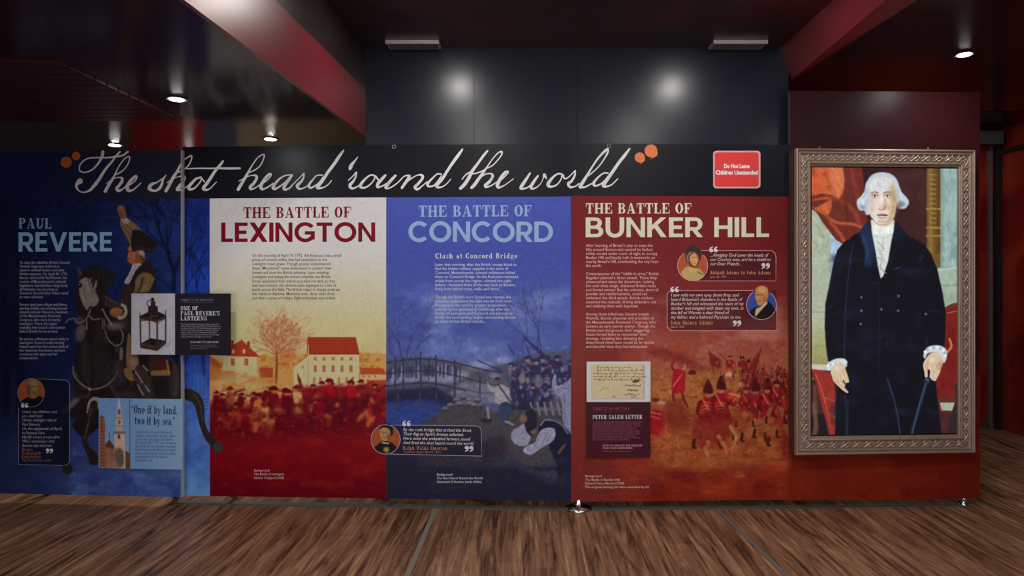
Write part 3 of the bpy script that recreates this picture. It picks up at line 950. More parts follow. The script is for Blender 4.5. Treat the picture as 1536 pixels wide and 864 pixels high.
for x, y, lab in ((-.479, 3.5, 'over the blue and white panels'), (1.12, 3.48, 'over the red battle panel'), (-.45, 1.9, 'in mid room, over the pale floor strip'),
                  (1.12, 1.9, 'in mid room, over the dark floor strip'), (-.45, .3, 'behind the viewer, on the rider side'), (1.12, .3, 'behind the viewer, on the portrait side')):
    downlight(x, y, ZH, S_NEAR if y > 3 else S_HIGH, 'round lamp in the high ceiling ' + lab, GL)

def vent(px0, px1, label):
    y0, y1 = 4.187, 4.322
    x0, x1 = (px0 - CX) / F * 4.187, (px1 - CX) / F * 4.187
    t = thing('ceiling_vent', ((x0 + x1) / 2, (y0 + y1) / 2, ZH), label, 'vent', 'slotted vents on the high ceiling')
    b = MB()
    b.box((x0, y0, ZH - .022), (x1, y0 + .014, ZH)); b.box((x0, y1 - .01, ZH - .012), (x1, y1, ZH))
    b.box((x0, y0 + .014, ZH - .012), (x0 + .012, y1 - .01, ZH)); b.box((x1 - .012, y0 + .014, ZH - .012), (x1, y1 - .01, ZH))
    b.build('vent_frame', mat('vent_metal', L((215, 205, 210)), .4, .2, .5), t)
    b = MB()
    n = 22
    for i in range(n):
        x = x0 + .02 + (x1 - x0 - .04) * i / (n - 1)
        b.box((x - .0035, y0 + .014, ZH - .02), (x + .0035, y1 - .01, ZH - .002))
    b.box((x0 + .012, y0 + .014, ZH - .004), (x1 - .012, y1 - .01, ZH - .001))
    b.build('vent_grille', mat('vent_grille_metal', L((160, 152, 154)), .5, .1, .4), t)
vent(578, 658, 'slotted grey ceiling vent above the navy wall, over the blue Concord panel')
vent(1071, 1152, 'slotted grey ceiling vent above the navy wall, over the red warning sign')
# ------------------------------------------------------------------ exhibit surfaces
MAIN = Plan([(240, 4.317), (856, 4.20), (1183, 4.243), (1480, 4.281)])
RIDER = Plan([(-90, 4.366), (0, 4.335), (274, 4.25)])
M_board = mat('board_edge', L((150, 150, 152)), 0.5, 0.0, 0.4, noise=0.06, nscale=12)
M_board_dark = mat('board_edge_dark', L((40, 38, 42)), 0.5, 0.0, 0.4, noise=0.06, nscale=12)
M_print = print_mat('printed_laminate', 0.36, 0.14)
M_chrome = mat('chrome', (.75, .75, .76, 1), 0.15, 1.0, 0.5)

def slab(name, plan, pxs, z0, z1, th, m, parent, front=0.0):
    """board with its front face on the surface (front metres proud of it)"""
    f = [plan.xy(p, front) for p in pxs]
    k = [plan.xy(p, front - th) for p in pxs]
    ring = f + k[::-1]
    b = MB()
    b.prism([(x, y, z0) for x, y in ring], [(x, y, z1) for x, y in ring])
    return b.build(name, m, parent)

def foot(parent, plan, px, z1, back=.04, r=None):
    """levelling foot: a chrome disc with a stem, or a plain dark post set back under the board"""
    x, y = plan.xy(px, -back)
    b = MB()
    if r:
        b.lathe([(r, 0), (r, .008), (r * .82, .018), (r * .45, .026), (.022, .030), (.018, z1)], (x, y, 0), 32)
        o = b.build('foot', M_chrome, parent, True)
        o['label'] = 'chrome levelling foot'
        return o
    xb, yb = plan.xy(px, -.17)
    b.box((xb - .015, yb - .012, 0), (xb + .015, yb + .012, z1 + .08))
    b.box((xb - .012, y - .012, z1 + .05), (xb + .012, yb, z1 + .08))
    return b.build('foot', mat('dark_foot', L((30, 28, 28)), .6), parent)

# ---- rider panel
cv = Canvas(-92, 210, 282, 760, 1.25, (22, 36, 84), 3)
k = np.clip((cv.X + 40) / 300, 0, 1)[..., None]
low = np.clip((cv.Y - 560) / 120, 0, 1)[..., None]
sky = np.array((15, 20, 42)) * (1 - k) + np.array((29, 46, 102)) * k
snow = np.array((24, 32, 62)) * (1 - k) + np.array((70, 92, 156)) * k
cv.a[:] = sky * (1 - low) + snow * low
cv.mottle(26, .18, 5)
cv.cloud(100, 620, 282, 760, (96, 132, 190), 30, 8, .5, .8, .6)
cv.cloud(100, 640, 282, 760, (44, 56, 128), 24, 12, .5, .72, .6)
TB = (15, 19, 42)
for tx, ty, an, ln, w in ((262, 470, 1.62, 60, 9), (30, 480, 1.5, 60, 9), (8, 520, 1.6, 70, 10)):
    cv.line([(tx, 620, w * 1.25), (tx + 2, ty, w)], w, TB, .8)
    cv.branch(tx + 2, ty, an, ln, w, TB, 6, .75, .55)
for tx, ty, an, ln, w in ((262, 440, 2.4, 40, 3), (258, 380, 2.6, 46, 3), (262, 400, .9, 24, 3), (60, 330, .3, 40, 2.5), (100, 352, .5, 38, 2.5), (150, 322, 2.6, 40, 2.2), (225, 330, 2.3, 36, 2.2), (30, 350, .6, 50, 3)):
    cv.branch(tx, ty, an, ln, w, TB, 5, .7, .5)
# header band
k2 = np.clip((cv.X - 60) / 150, 0, 1)[..., None]
hm = (cv.Y < 298.5 + (272 - cv.X) * 0.012)[..., None]
cv.a[:] = np.where(hm, np.array((19, 26, 58)) * (1 - k2) + np.array((30, 31, 42)) * k2, cv.a)
# rider
def Z(pts, o, s): return [((x / s + o[0], y / s + o[1]) if True else 0) for x, y in pts]
BR, DB = (116, 92, 62), (40, 31, 30)
cv.poly([(180, 336), (188, 328), (197, 331), (212, 345), (216, 354), (203, 378), (198, 384), (193, 362)], BR, sm=True)
cv.line([(184, 340), (194, 352), (200, 374)], 2, (74, 58, 42), .8, True)
cv.line([(190, 338), (203, 350)], 1.5, (60, 46, 36), .8)
cv.ell(187.5, 330.5, 7, 4.2, (165, 155, 148), rot=.4)
for i in range(5):
    cv.ell(182 + i * 2.6, 331 + (i % 2) * 2, 1.2, 1.6, (120, 112, 108))
cv.poly([(176, 313), (179, 308.5), (184, 309), (187.5, 314), (190, 322), (187, 328), (182, 328), (178, 322)], (118, 78, 54), sm=True)
cv.line([(181, 311), (185, 318)], 1.2, (160, 112, 78), .8)
cv.line([(178, 318), (183, 324)], 1.2, (70, 44, 34), .8)
cv.poly([(219, 394), (229, 390), (227, 402), (238, 404), (232, 410), (222, 405)], (36, 30, 32), sm=True)
cv.poly([(193, 370), (204, 373), (214, 377), (217, 390), (208, 397), (196, 395), (191, 389), (192.5, 380)], (160, 96, 62), sm=True)
cv.poly([(205, 380), (215, 379), (217, 391), (208, 396), (202, 392)], (122, 66, 44), .8, 1.0, True)
cv.line([(193, 377), (198, 378)], 1.4, (70, 40, 30)); cv.line([(192, 387), (197, 388)], 1.2, (110, 50, 40))
cv.ell(213, 380, 4, 5.5, (160, 148, 138), .9, .6)
cv.line([(211, 384), (216, 392)], 3, (60, 50, 48))
cv.poly([(199, 346), (205, 344.5), (212, 346), (219, 351), (226, 356), (235, 363), (235, 372), (229, 378), (221, 379), (211, 375), (199, 377), (196.5, 362)], (34, 27, 26), sm=True)
cv.line([(200, 375), (214, 372), (226, 375), (234, 370)], 1.6, (66, 54, 46), .8, True)
cv.poly([(208, 394), (219, 394), (232, 401), (235, 420), (233, 442), (198, 442), (196, 462), (182, 457), (183, 440), (187, 427), (195, 427), (204, 404)], DB, sm=False)
cv.poly([(204, 418), (214, 409), (226, 411), (231, 420), (222, 440), (216, 447), (200, 448), (202, 432)], BR, sm=True)
cv.line([(214, 417), (212, 428), (206, 440)], 3, (52, 40, 34), .9, True)
cv.line([(222, 415), (220, 426), (212, 442)], 2, (146, 118, 80), .7, True)
cv.poly([(198, 397), (210, 394.5), (213, 396), (204, 405), (192, 428), (186, 424), (197, 404)], (172, 168, 166))
cv.line([(203, 400), (197, 412), (191, 424)], 1.2, (120, 116, 118), .8)
cv.poly([(187, 428), (197, 428), (200, 444), (198, 470), (184, 470), (181, 452)], (52, 38, 34), sm=True)
cv.poly([(196, 440), (236, 436), (240, 480), (240, 545), (196, 520)], DB, .95)
# horse
HD = (30, 25, 26)
cv.poly([(118, 463), (140, 468), (160, 446), (176, 452), (186, 462), (200, 480), (202, 520), (235, 538), (274, 545), (276, 604), (252, 640), (200, 650), (150, 640), (126, 660), (108, 640), (120, 610), (109, 585), (111, 548), (117, 512)], HD, sm=False)
cv.poly([(115, 401), (119, 402), (125, 412), (128, 418), (120, 419)], (70, 62, 58), sm=True)
cv.poly([(120, 416), (128, 405), (139, 400), (150, 401), (160, 410), (160, 430), (161, 452), (152, 468), (142, 482), (124, 480), (115, 464), (113, 440), (116, 426)], (38, 31, 30), sm=True)
cv.poly([(118, 424), (127, 416), (134, 419), (139.5, 414), (146, 424), (143, 436), (148, 449), (143.5, 459), (134, 460), (130, 465), (122, 450), (119, 437)], (132, 122, 116), sm=True)
for a, b_ in (((128, 418), (136, 440)), ((133, 420), (140, 448)), ((140, 418), (142, 440)), ((124, 428), (130, 452))):
    cv.line([a, b_], 1.4, (84, 76, 74), .8)
cv.line([(127, 418), (133, 432), (140, 452)], 1.6, (166, 156, 148), .7, True)
cv.ell(120, 428, 3, 4, (26, 20, 20)); cv.ell(149, 426, 3.5, 4, (26, 20, 20)); cv.ell(118.5, 427, 1, 1.2, (150, 140, 130))
for i in range(16):
    x = 130 + i * 2.2
    cv.line([(x, 402 + cv.rs.uniform(-2, 2)), (x + 8, 410 + cv.rs.uniform(-2, 4)), (x + cv.rs.uniform(2, 8), 424 + cv.rs.uniform(-4, 8))], 2.2, (28 + 10 * (i % 3), 24 + 8 * (i % 3), 26 + 6 * (i % 2)), .9, True)
cv.ell(121, 499, 7, 14, (112, 98, 94), .85, 2.5, .2)
cv.ell(172, 489, 13, 6, (120, 108, 112), .8, 2.5)
cv.ell(118, 480, 7, 5, (100, 88, 82), .7, 1.5)
for i in range(90):
    x, y = cv.rs.uniform(114, 268), cv.rs.uniform(496, 640)
    cv.line([(x, y), (x + cv.rs.uniform(-6, 8), y + cv.rs.uniform(4, 12))], 1.6, cv.rs.choice([(58, 50, 52), (78, 70, 74), (18, 15, 16), (92, 78, 62), (48, 38, 34)]), .7, soft=.4)
RE = (150, 138, 122)
for p, w in (([(109.5, 550), (110, 558), (114, 568), (124, 577), (134, 583), (143, 583.5), (152, 581.5), (165.5, 574), (173, 564), (177, 557)], 1.7),
             ([(157, 494), (160, 504), (165, 513), (173, 518), (181, 516), (184.5, 508), (184, 500), (181, 494)], 1.5),
             ([(112, 478), (116, 484), (124, 483), (131, 476), (136, 464)], 1.6), ([(98, 484), (104, 479), (112, 477)], 1.2), ([(154, 464), (160, 476), (168, 488)], 2.2),
             ([(134, 474), (140, 479), (150, 478)], 1.6), ([(130, 482), (130, 494)], 1.6), ([(154, 478), (154, 492), (156, 492), (157, 480)], 1.4)):
    cv.line(p, w, RE, .9, True)
cv.ell(134.5, 583.5, 2.4, 2.4, (150, 130, 96)); cv.rect(180, 521, 184, 540, (140, 138, 140), .8, .5)
cv.ell(174.5, 468.5, 10, 7.5, (150, 96, 54), 1, .7); cv.line([(167, 466), (176, 463), (183, 466)], 1.5, (190, 132, 80), .8, True); cv.line([(168, 472), (178, 473)], 1.5, (96, 56, 34), .8)
for i in range(11):
    a = -1.3 + i * .32
    cv.ell(181 + 8 * math.cos(a), 467 + 10 * math.sin(a), 2.4, 2.8, (166, 154, 142))
    cv.ell(181 + 10.5 * math.cos(a + .15), 467 + 12 * math.sin(a + .15), 1, 1, (60, 48, 42))
for i in range(7):
    cv.line([(158 + i * 3, 444 + i * 1.5), (160 + i * 3.2, 450 + i * 1.6), (158 + i * 3.4, 458 + i)], 1.6, (100, 80, 62), .8, True)
for x, y, rx, ry, c_, al in ((128, 540, 7, 30, (60, 50, 48), .7), (150, 545, 14, 30, (44, 36, 36), .7), (178, 560, 12, 20, (62, 54, 56), .6), (190, 600, 18, 16, (58, 50, 50), .6), (226, 610, 18, 16, (64, 52, 44), .6),
                         (262, 575, 8, 26, (72, 62, 60), .6), (136, 615, 14, 9, (66, 56, 54), .6), (112, 600, 5, 22, (58, 46, 44), .7), (150, 500, 10, 16, (56, 46, 44), .6), (186, 486, 7, 10, (84, 70, 62), .6), (128, 600, 10, 6, (90, 78, 72), .6)):
    cv.ell(x, y, rx, ry, c_, al, 4)
cv.line([(113, 556), (118, 572), (126, 584)], 4, (92, 80, 76), .6, True, 1.4)
cv.line([(166, 578), (176, 596), (186, 612)], 4, (84, 74, 76), .6, True, 1.6)
# leg, boot and saddle cloth
cv.poly([(193, 499), (200, 520), (207, 536), (207, 549), (198, 556), (190, 549), (189, 530)], (112, 88, 62), sm=True)
cv.ell(200, 543, 6, 9, (146, 124, 100), .7, 2)
cv.poly([(187, 552), (196, 556), (202, 570), (194, 570), (187, 562)], (120, 88, 54), sm=True)
cv.poly([(206, 548), (222, 560), (226, 575), (230, 596), (214, 596), (206, 575), (200, 565)], (52, 42, 40), sm=True)
for a, b_ in (((203, 557), (214, 574)), ((206.5, 577), (215, 593)), ((214, 548), (221, 556)), ((217, 578), (224, 588))):
    cv.line([a, b_], 2, (142, 134, 130), .9)
cv.poly([(224, 534), (252, 534), (255, 562), (241, 561), (227, 564), (223, 552)], (64, 34, 26))
for i in range(14):
    x = 227 + i * 2
    cv.line([(x, 557 - i * .15), (x + 1, 563)], 1.5, (156, 120, 58), .9)
cv.line([(250, 541), (254, 561)], 2.5, (156, 120, 58), .9)
cv.line([(260, 540), (266, 570), (262, 592)], 5, (70, 60, 62), .6, True, .8)
# forelegs and snow shadow
cv.poly([(100, 614), (128, 596), (150, 618), (128, 634), (108, 628)], (34, 28, 28), sm=True)
cv.line([(96, 616, 10), (108, 606, 9), (116, 600, 6)], 8, (120, 110, 108), .7, True, 1)
cv.line([(100, 640, 9), (98, 670, 8), (99, 690, 10), (101, 704, 15)], 9, (40, 34, 32), .95, True)
cv.line([(132, 618, 5), (137, 602, 7), (147, 600, 7), (149, 612, 6)], 7, (158, 148, 134), .95, True)
cv.line([(141, 606, 11), (136, 620, 9), (131, 642, 7.5), (127, 660, 8), (131, 672, 9), (138, 682, 14), (141, 690, 16)], 9, (40, 32, 28), 1, True)
cv.line([(137, 612), (131, 640), (127, 658)], 1.3, (110, 96, 84), .8, True)
cv.line([(282, 590, 18), (276, 600, 18)], 18, (36, 30, 30), 1)
cv.warp(95, 300, 272, 720, .7, 4, 51)
cv.strokes(900, 108, 395, 272, 640, 6, 1.5, .38, 61, .55)
cv.strokes(260, 176, 306, 240, 400, 4, 1.1, .25, 62, .5)
cv.strokes(700, -20, 600, 272, 750, 14, 2.6, .14, 63, .4, .1)
cv.strokes(500, -60, 300, 272, 600, 6, 1.4, .16, 64, .4)
# quote card painted on the panel
cv.poly([(27, 612), (27, 696.5), (98, 698), (104.5, 692), (104.5, 578), (99, 570), (60, 567.5), (40, 576)], (15, 19, 38), .8)
cv.ell(47, 589, 19.5, 21, (156, 74, 40))
cv.poly([(31, 604), (40, 596), (50, 598), (60, 594), (66, 602), (58, 610), (38, 610)], (18, 15, 20), sm=True)
cv.poly([(41, 578), (44, 570), (51, 568), (57, 573), (57, 588), (54, 597), (47, 595), (42, 590)], (128, 104, 58), sm=True)
cv.ell(51, 577, 5, 6, (160, 124, 74), .9, .6); cv.ell(43.5, 585, 3, 8, (66, 62, 50), .8, .8)
cv.line([(47, 579), (50, 580)], 1.2, (48, 34, 24)); cv.line([(52, 579), (55, 579)], 1.2, (48, 34, 24)); cv.line([(49, 588), (54, 590)], 1.2, (60, 46, 26))
cv.mottle(5, .10, 31)

t = thing('exhibit_panel', (-2.9, 4.3, 0), 'navy blue exhibit panel printed with a rider on a dark horse raising one arm', 'exhibit panel', 'printed exhibit panels')
zr0, zr1 = RIDER.z(272, 746), RIDER.z(272, 225)
slab('board', RIDER, (-85, 0, 272.6), zr0, zr1, .028, M_board_dark, t)
printed('printed_face', RIDER, -85, 271.6, zr0, zr1, cv, M_print, t, .0008, .0034)
slab('metal_edge', RIDER, (271.5, 272.9), zr0, zr1, .03, mat('pale_metal_edge', L((186, 184, 190)), .4, .1, .5), t, .0025)
foot(t, RIDER, 240, zr0 + .01, .018); foot(t, RIDER, 40, zr0 + .01, .018); foot(t, RIDER, -60, zr0 + .01, .018)
PA, RV = (120, 150, 178), (128, 168, 218)
letters('heading_lettering', RIDER, set_line(SER, 'PAUL', 28.5, 77, 327, 342.5, 343), PA, t)
letters('title_lettering', RIDER, set_line(SANS, 'REVERE', 28, 168, 348.5, 377.5, 377.2, .1), RV, t)
BT = (158, 158, 176)
type_block('body_lettering', RIDER, ["To stop the rebellion, British General", "Thomas Gage was ordered to", "capture colonial leaders and seize", "hidden weapons. On April 18, 1775,", "Boston silversmith Paul Revere, the", "courier of Massachusetts's colonial", "legislature, learned that a large body", "of Redcoats was marching to", "Concord. He and other riders raced", "to warn colonists.", None, "Revere sped past villages and farms,", "alerting militias and warning Samuel", "Adams and John Hancock, members", "of the Massachusetts Provincial", "Congress, who were in nearby", "Lexington. There, his urgent", "midnight ride roused communities", "before British forces arrived.", None, "By sunrise, militiamen stood ready in", "Lexington. Revere's swift warning", "helped spark the first armed clash of", "the American Revolution and turn", "resistance into open war for", "independence."], 29.5, 395.6, 5.73, 5.9, BT, t, 75, .006)
letters('quote_outline', RIDER, frame_line([(28, 612), (28, 696.5), (97, 698)] + arc(97, 690.5, 7.5, 90, 0, 6) + [(104.5, 578)] + arc(97, 577.5, 7.5, 0, -90, 6) + [(58, 568)], .9) + frame_line([(47 + 20 * math.cos(a * .2618), 589 + 21.5 * math.sin(a * .2618)) for a in range(25)], .9), (120, 118, 132), t, .0014)
letters('quote_marks', RIDER, quote_marks(32, 604, 4.6) + quote_marks(69, 672.5, 4.6, False), (196, 192, 186), t, .0016)
type_block('quote_lettering', RIDER, ["Listen, my children, and", "you shall hear", "Of the midnight ride of", "Paul Revere,", "On the eighteenth of April,", "in Seventy-Five;", "Hardly a man is now alive", "Who remembers that", "famous day and year."], 33, 619.5, 6.3, 6.0, (150, 148, 156), t, 60, .006, .25, .0016)
letters('quote_name_lettering', RIDER, set_line(SER, 'Henry', 33, 50, 671.5, 676.5) + set_line(SER, 'Wadsworth', 33, 62, 677, 682) + set_line(SER, 'Longfellow', 33, 62, 682.5, 687.5), (124, 88, 66), t, .0016)
type_block('quote_source_lettering', RIDER, ['"Paul Revere\'s Ride" (1860)'], 33, 691.8, 5, 4.0, (110, 104, 100), t, 44, .008, .2, .0016)

# ---- the Lexington board
cv = Canvas(252, 286, 592, 760, 1.25, (196, 192, 194), 7)
cv.vgrad([(290, (198, 194, 196)), (380, (202, 198, 194)), (430, (204, 192, 168)), (480, (208, 188, 142)), (520, (210, 182, 128)), (560, (206, 164, 98)), (600, (170, 60, 30)), (640, (128, 16, 20)), (680, (112, 4, 18)), (755, (92, 0, 15))])
cv.cloud(314, 470, 582, 545, (222, 198, 140), 30, 4, .4, .8, .7)
# hills, ground
cv.poly([(314, 545), (350, 536), (400, 534), (440, 536), (470, 530), (540, 529), (560, 531), (592, 530), (592, 600), (314, 600)], (200, 148, 72), .9, 1, rough=1.5)
cv.cloud(314, 528, 592, 580, (170, 100, 44), 9, 21, .5, .7, .7, 4)
cv.poly([(314, 565), (360, 562), (400, 570), (450, 574), (592, 566), (592, 610), (314, 610)], (196, 120, 56), .8, 3)
# tree behind
TC = (160, 90, 56)
cv.ell(420, 503, 28, 24, (186, 132, 92), .5, 5)
cv.ell(432, 532, 14, 8, (190, 110, 50), .7, 3)
cv.line([(414, 577, 4.5), (415, 552, 3.6), (415, 530, 3)], 4, (140, 70, 44), 1, True)
for an, ln in ((1.57, 22), (1.2, 22), (1.95, 22), (.75, 20), (2.4, 20), (.4, 15), (2.7, 14)):
    cv.branch(415, 532, an, ln, 1.5, TC, 5, .8, .5)
for _ in range(420):
    a_ = cv.rs.uniform(0, 6.283); q_ = math.sqrt(cv.rs.random())
    x, y = 421 + 29 * q_ * math.cos(a_), 503 + 25 * q_ * math.sin(a_)
    d_ = math.atan2(y - 532, x - 415) + cv.rs.uniform(-.6, .6)
    cv.line([(x, y), (x + 4.5 * math.cos(d_), y + 4.5 * math.sin(d_))], .8, cv.rs.choice([TC, (186, 120, 80), (140, 76, 50)]), .55)
for _ in range(120):
    x, y = cv.rs.gauss(428, 9), cv.rs.gauss(540, 9)
    cv.line([(x, y), (x + cv.rs.uniform(-4, 5), y - cv.rs.uniform(0, 4))], .9, (178, 92, 46), .5)
# house by the lantern card
cv.poly([(334, 533), (385, 534), (386, 563), (350, 566), (334, 556)], (220, 188, 138))
cv.poly([(328, 533), (345, 520), (362.6, 509.6), (390, 535.5), (350, 534.5)], (164, 58, 32))
cv.rect(346.5, 510.5, 350.5, 521, (150, 50, 30)); cv.rect(371, 512, 375, 521, (150, 50, 30))
for x, y in ((350, 527), (366, 527)):
    cv.ell(x, y, 2.2, 3.6, (220, 180, 130))
for x, y, w, h in ((349, 543, 6, 11), (369.5, 543, 6, 11), (368.5, 564, 6, 10)):
    cv.rect(x - w / 2, y - h / 2, x + w / 2, y + h / 2, (170, 96, 56))
cv.poly([(314, 534), (326, 541), (334, 552), (314, 556)], (180, 88, 40)); cv.poly([(314, 545), (334, 556), (352, 557), (354, 566), (314, 572)], (186, 110, 48))
cv.poly([(389, 551), (409.5, 551.5), (409, 567), (390, 567)], (164, 62, 38), .95)
# meeting house
cv.poly([(460, 536), (464, 532), (539, 531), (539, 580), (441, 582), (440, 552)], (224, 190, 142))
cv.poly([(462, 505.7), (533.7, 505.7), (539.5, 531.8), (463.5, 532)], (154, 46, 24)); cv.line([(462, 506.5), (461, 530)], 1.4, (110, 40, 24))
for i in range(6):
    cv.line([(463, 509 + i * 3.7), (534 + i * .8, 509 + i * 3.7)], .9, (178, 70, 34), .5)
for i, x in enumerate((473, 486, 499.5, 513, 526.5)):
    cv.rect(x - 2.4, 535.5, x + 2.4, 541, (176, 122, 78)); cv.rect(x - 2.4, 548, x + 2.4, 558, (166, 104, 66))
for x in (471.5, 481, 491.5, 508.5, 520, 529):
    cv.rect(x - 2, 566, x + 2, 575, (182, 126, 82))
cv.rect(452.5, 548, 455.5, 553, (180, 130, 90)); cv.line([(462, 536), (462, 580)], 1, (196, 150, 104))
cv.poly([(539.5, 551.7), (574, 552), (580, 561.5), (541, 562)], (178, 70, 34)); cv.rect(540, 562, 582, 574, (214, 170, 120))
for x in (545, 554, 563):
    cv.rect(x - 1.2, 563, x + 1.2, 567, (160, 100, 70))
cv.rect(550, 570, 582, 584, (160, 52, 34))
for i in range(16):
    cv.line([(551 + i * 2, 570), (551 + i * 2, 584)], .7, (200, 110, 66), .6)
# smoke
for x, y, rx, ry in ((352, 577, 36, 18), (385, 590, 30, 14), (428, 586, 30, 12), (335, 592, 18, 12), (450, 598, 16, 8), (372, 566, 20, 8)):
    cv.ell(x, y, rx, ry, (222, 180, 116), .75, 7)
cv.cloud(316, 556, 460, 612, (186, 110, 50), 14, 44, .52, .75, .7, 8)
# the crowd
cv.poly([(314, 602), (328, 606), (340, 612), (366, 614), (380, 606), (396, 602), (420, 596), (436, 592), (452, 580), (500, 577), (540, 579), (592, 580), (592, 690), (314, 690)], (128, 14, 22), .95, 3, rough=2)
def militia(c, x, y, s, coat, hat=(96, 10, 24), skin=(180, 92, 58), gun=0.0, lean=0.0):
    """figure seen from the knees up; x, y = hip, s = head-to-hip height"""
    hx, hy = x + lean * s, y - .86 * s
    c.poly([(x - .22 * s, y), (x - .26 * s + lean * s * .5, y - .45 * s), (hx - .2 * s, y - .7 * s), (hx + .2 * s, y - .7 * s), (x + .27 * s + lean * s * .5, y - .4 * s), (x + .22 * s, y)], coat, 1, .5, True)
    c.poly([(x - .2 * s, y), (x + .2 * s, y), (x + .26 * s, y + .55 * s), (x - .26 * s, y + .55 * s)], tuple(v * .75 for v in coat), .8, 1.2)
    c.ell(hx, hy, .12 * s, .15 * s, skin, 1, .4)
    c.poly([(hx - .26 * s, hy - .05 * s), (hx - .1 * s, hy - .22 * s), (hx + .1 * s, hy - .24 * s), (hx + .26 * s, hy - .06 * s), (hx, hy - .02 * s)], hat, 1, .3, True)
    if gun:
        c.line([(hx - .3 * s * gun, y - .4 * s), (hx + .9 * s * gun, hy - .1 * s)], .07 * s, (84, 20, 22), .9)
        c.line([(hx, y - .6 * s), (hx + .35 * s * gun, y - .55 * s)], .16 * s, coat, 1, soft=.3)
DR = [(120, 12, 24), (104, 6, 22), (148, 26, 28), (88, 2, 20), (160, 56, 40), (176, 84, 46)]
for i in range(15):
    militia(cv, 322 + i * 18 + cv.rs.uniform(-6, 6), 612 + cv.rs.uniform(-8, 4) - (12 if i > 7 else 0), cv.rs.uniform(16, 22), cv.rs.choice(DR[:3]), gun=cv.rs.choice([0, 1]), lean=cv.rs.uniform(-.1, .2))
cv.poly([(314, 622), (330, 628), (360, 634), (392, 628), (420, 622), (452, 618), (500, 606), (592, 604), (592, 690), (314, 690)], (100, 4, 22), .8, 5, rough=3)
for i in range(13):
    militia(cv, 320 + i * 21 + cv.rs.uniform(-7, 7), 636 + cv.rs.uniform(-8, 10) - (10 if i > 6 else 0), cv.rs.uniform(24, 32), cv.rs.choice(DR), gun=cv.rs.choice([0, 0, 1, -1]), lean=cv.rs.uniform(-.3, .35))
cv.poly([(314, 648), (340, 646), (380, 654), (420, 646), (470, 640), (520, 640), (592, 640), (592, 700), (314, 700)], (104, 4, 22), .8, 6, rough=3)
for x, y in ((360, 648), (372, 652), (436, 650), (330, 646)):
    cv.line([(x - 14, y + 4, 5), (x - 4, y - 2, 8), (x + 8, y, 7), (x + 18, y + 5, 4)], 7, (84, 4, 22), .8, True, 1)
militia(cv, 345, 606, 24, (150, 70, 48), (120, 24, 24), gun=1)
militia(cv, 386, 620, 28, (196, 112, 50), gun=0, lean=.1)
militia(cv, 400, 622, 32, (200, 138, 70), (104, 8, 20), lean=.15)
militia(cv, 410, 612, 30, (110, 8, 24), (96, 4, 22))
militia(cv, 430, 614, 28, (98, 4, 26), (90, 2, 24))
militia(cv, 448, 606, 26, (206, 160, 92), (120, 14, 26), lean=-.1)
for p in ([(400, 580), (416, 600)], [(440, 580), (436, 596)], [(446, 560, 1), (449, 570, 5), (452, 580, 5)]):
    cv.line(p, 1.4, (110, 26, 26), .9)
# two officers on horses
for ox, oy, s in ((494, 596, 26), (526, 596, 24)):
    cv.ell(ox + 6, oy + 14, 20, 13, (84, 2, 18), 1, 2); cv.line([(ox + 22, oy + 8, 9), (ox + 27, oy - 3, 7), (ox + 31, oy - 1, 5)], 8, (84, 2, 18), 1, True, 1)
    for d in (-8, 4, 14, 20):
        cv.line([(ox + d, oy + 20), (ox + d + 2, oy + 46)], 3, (84, 2, 18), .8, soft=.6)
    militia(cv, ox, oy, s, (164, 8, 28), (96, 4, 18), (180, 70, 50))
cv.line([(520, 582), (530, 566)], 1, (110, 20, 24)); cv.ell(480, 612, 10, 12, (148, 4, 30), .8, 3)
# lit patches
for x, y, rx, ry, r in ((466, 612, 3, 8, .3), (538, 591, 2, 6, .1), (552, 588, 14, 2, .05), (558, 602, 3, 8, -.3), (541, 626, 4, 9, .7), (556, 632, 5, 10, .6), (550, 620, 3, 8, -.4), (474, 596, 5, 3, -.4), (420, 616, 9, 4, .3), (395, 630, 10, 4, -.9), (330, 624, 6, 8, 0), (506, 607, 4, 4, 0), (384, 640, 4, 10, .3), (452, 606, 5, 2, -.6)):
    cv.ell(x, y, rx, ry, (206, 116, 58), .75, 1.6, r)
cv.cloud(314, 580, 582, 690, (90, 0, 18), 12, 61, .42, .7, .75, 10)
cv.cloud(314, 600, 582, 668, (172, 60, 40), 7, 77, .6, .78, .6, 10)
cv.warp(314, 560, 582, 680, .8, 5, 71)
cv.strokes(1300, 315, 578, 581, 668, 5, 1.5, .28, 72, .5)
cv.strokes(500, 315, 500, 581, 590, 5, 1.3, .07, 73, .5)
w = cv.win(314, 630, 592, 760, 0)
g = np.clip((cv.Y[w[0]:w[1], w[2]:w[3]] - 640) / 40, 0, 1)
dk = np.clip((cv.Y[w[0]:w[1], w[2]:w[3]] - 660) / 80, 0, 1)[..., None]
cv.comp(w, g, np.array((132, 10, 22)) * (1 - dk) + np.array((94, 0, 16)) * dk, .92)
cv.cloud(314, 645, 582, 745, (154, 34, 26), 20, 15, .52, .8, .5, 14)
cv.mottle(4, .05, 41, 314, 290)
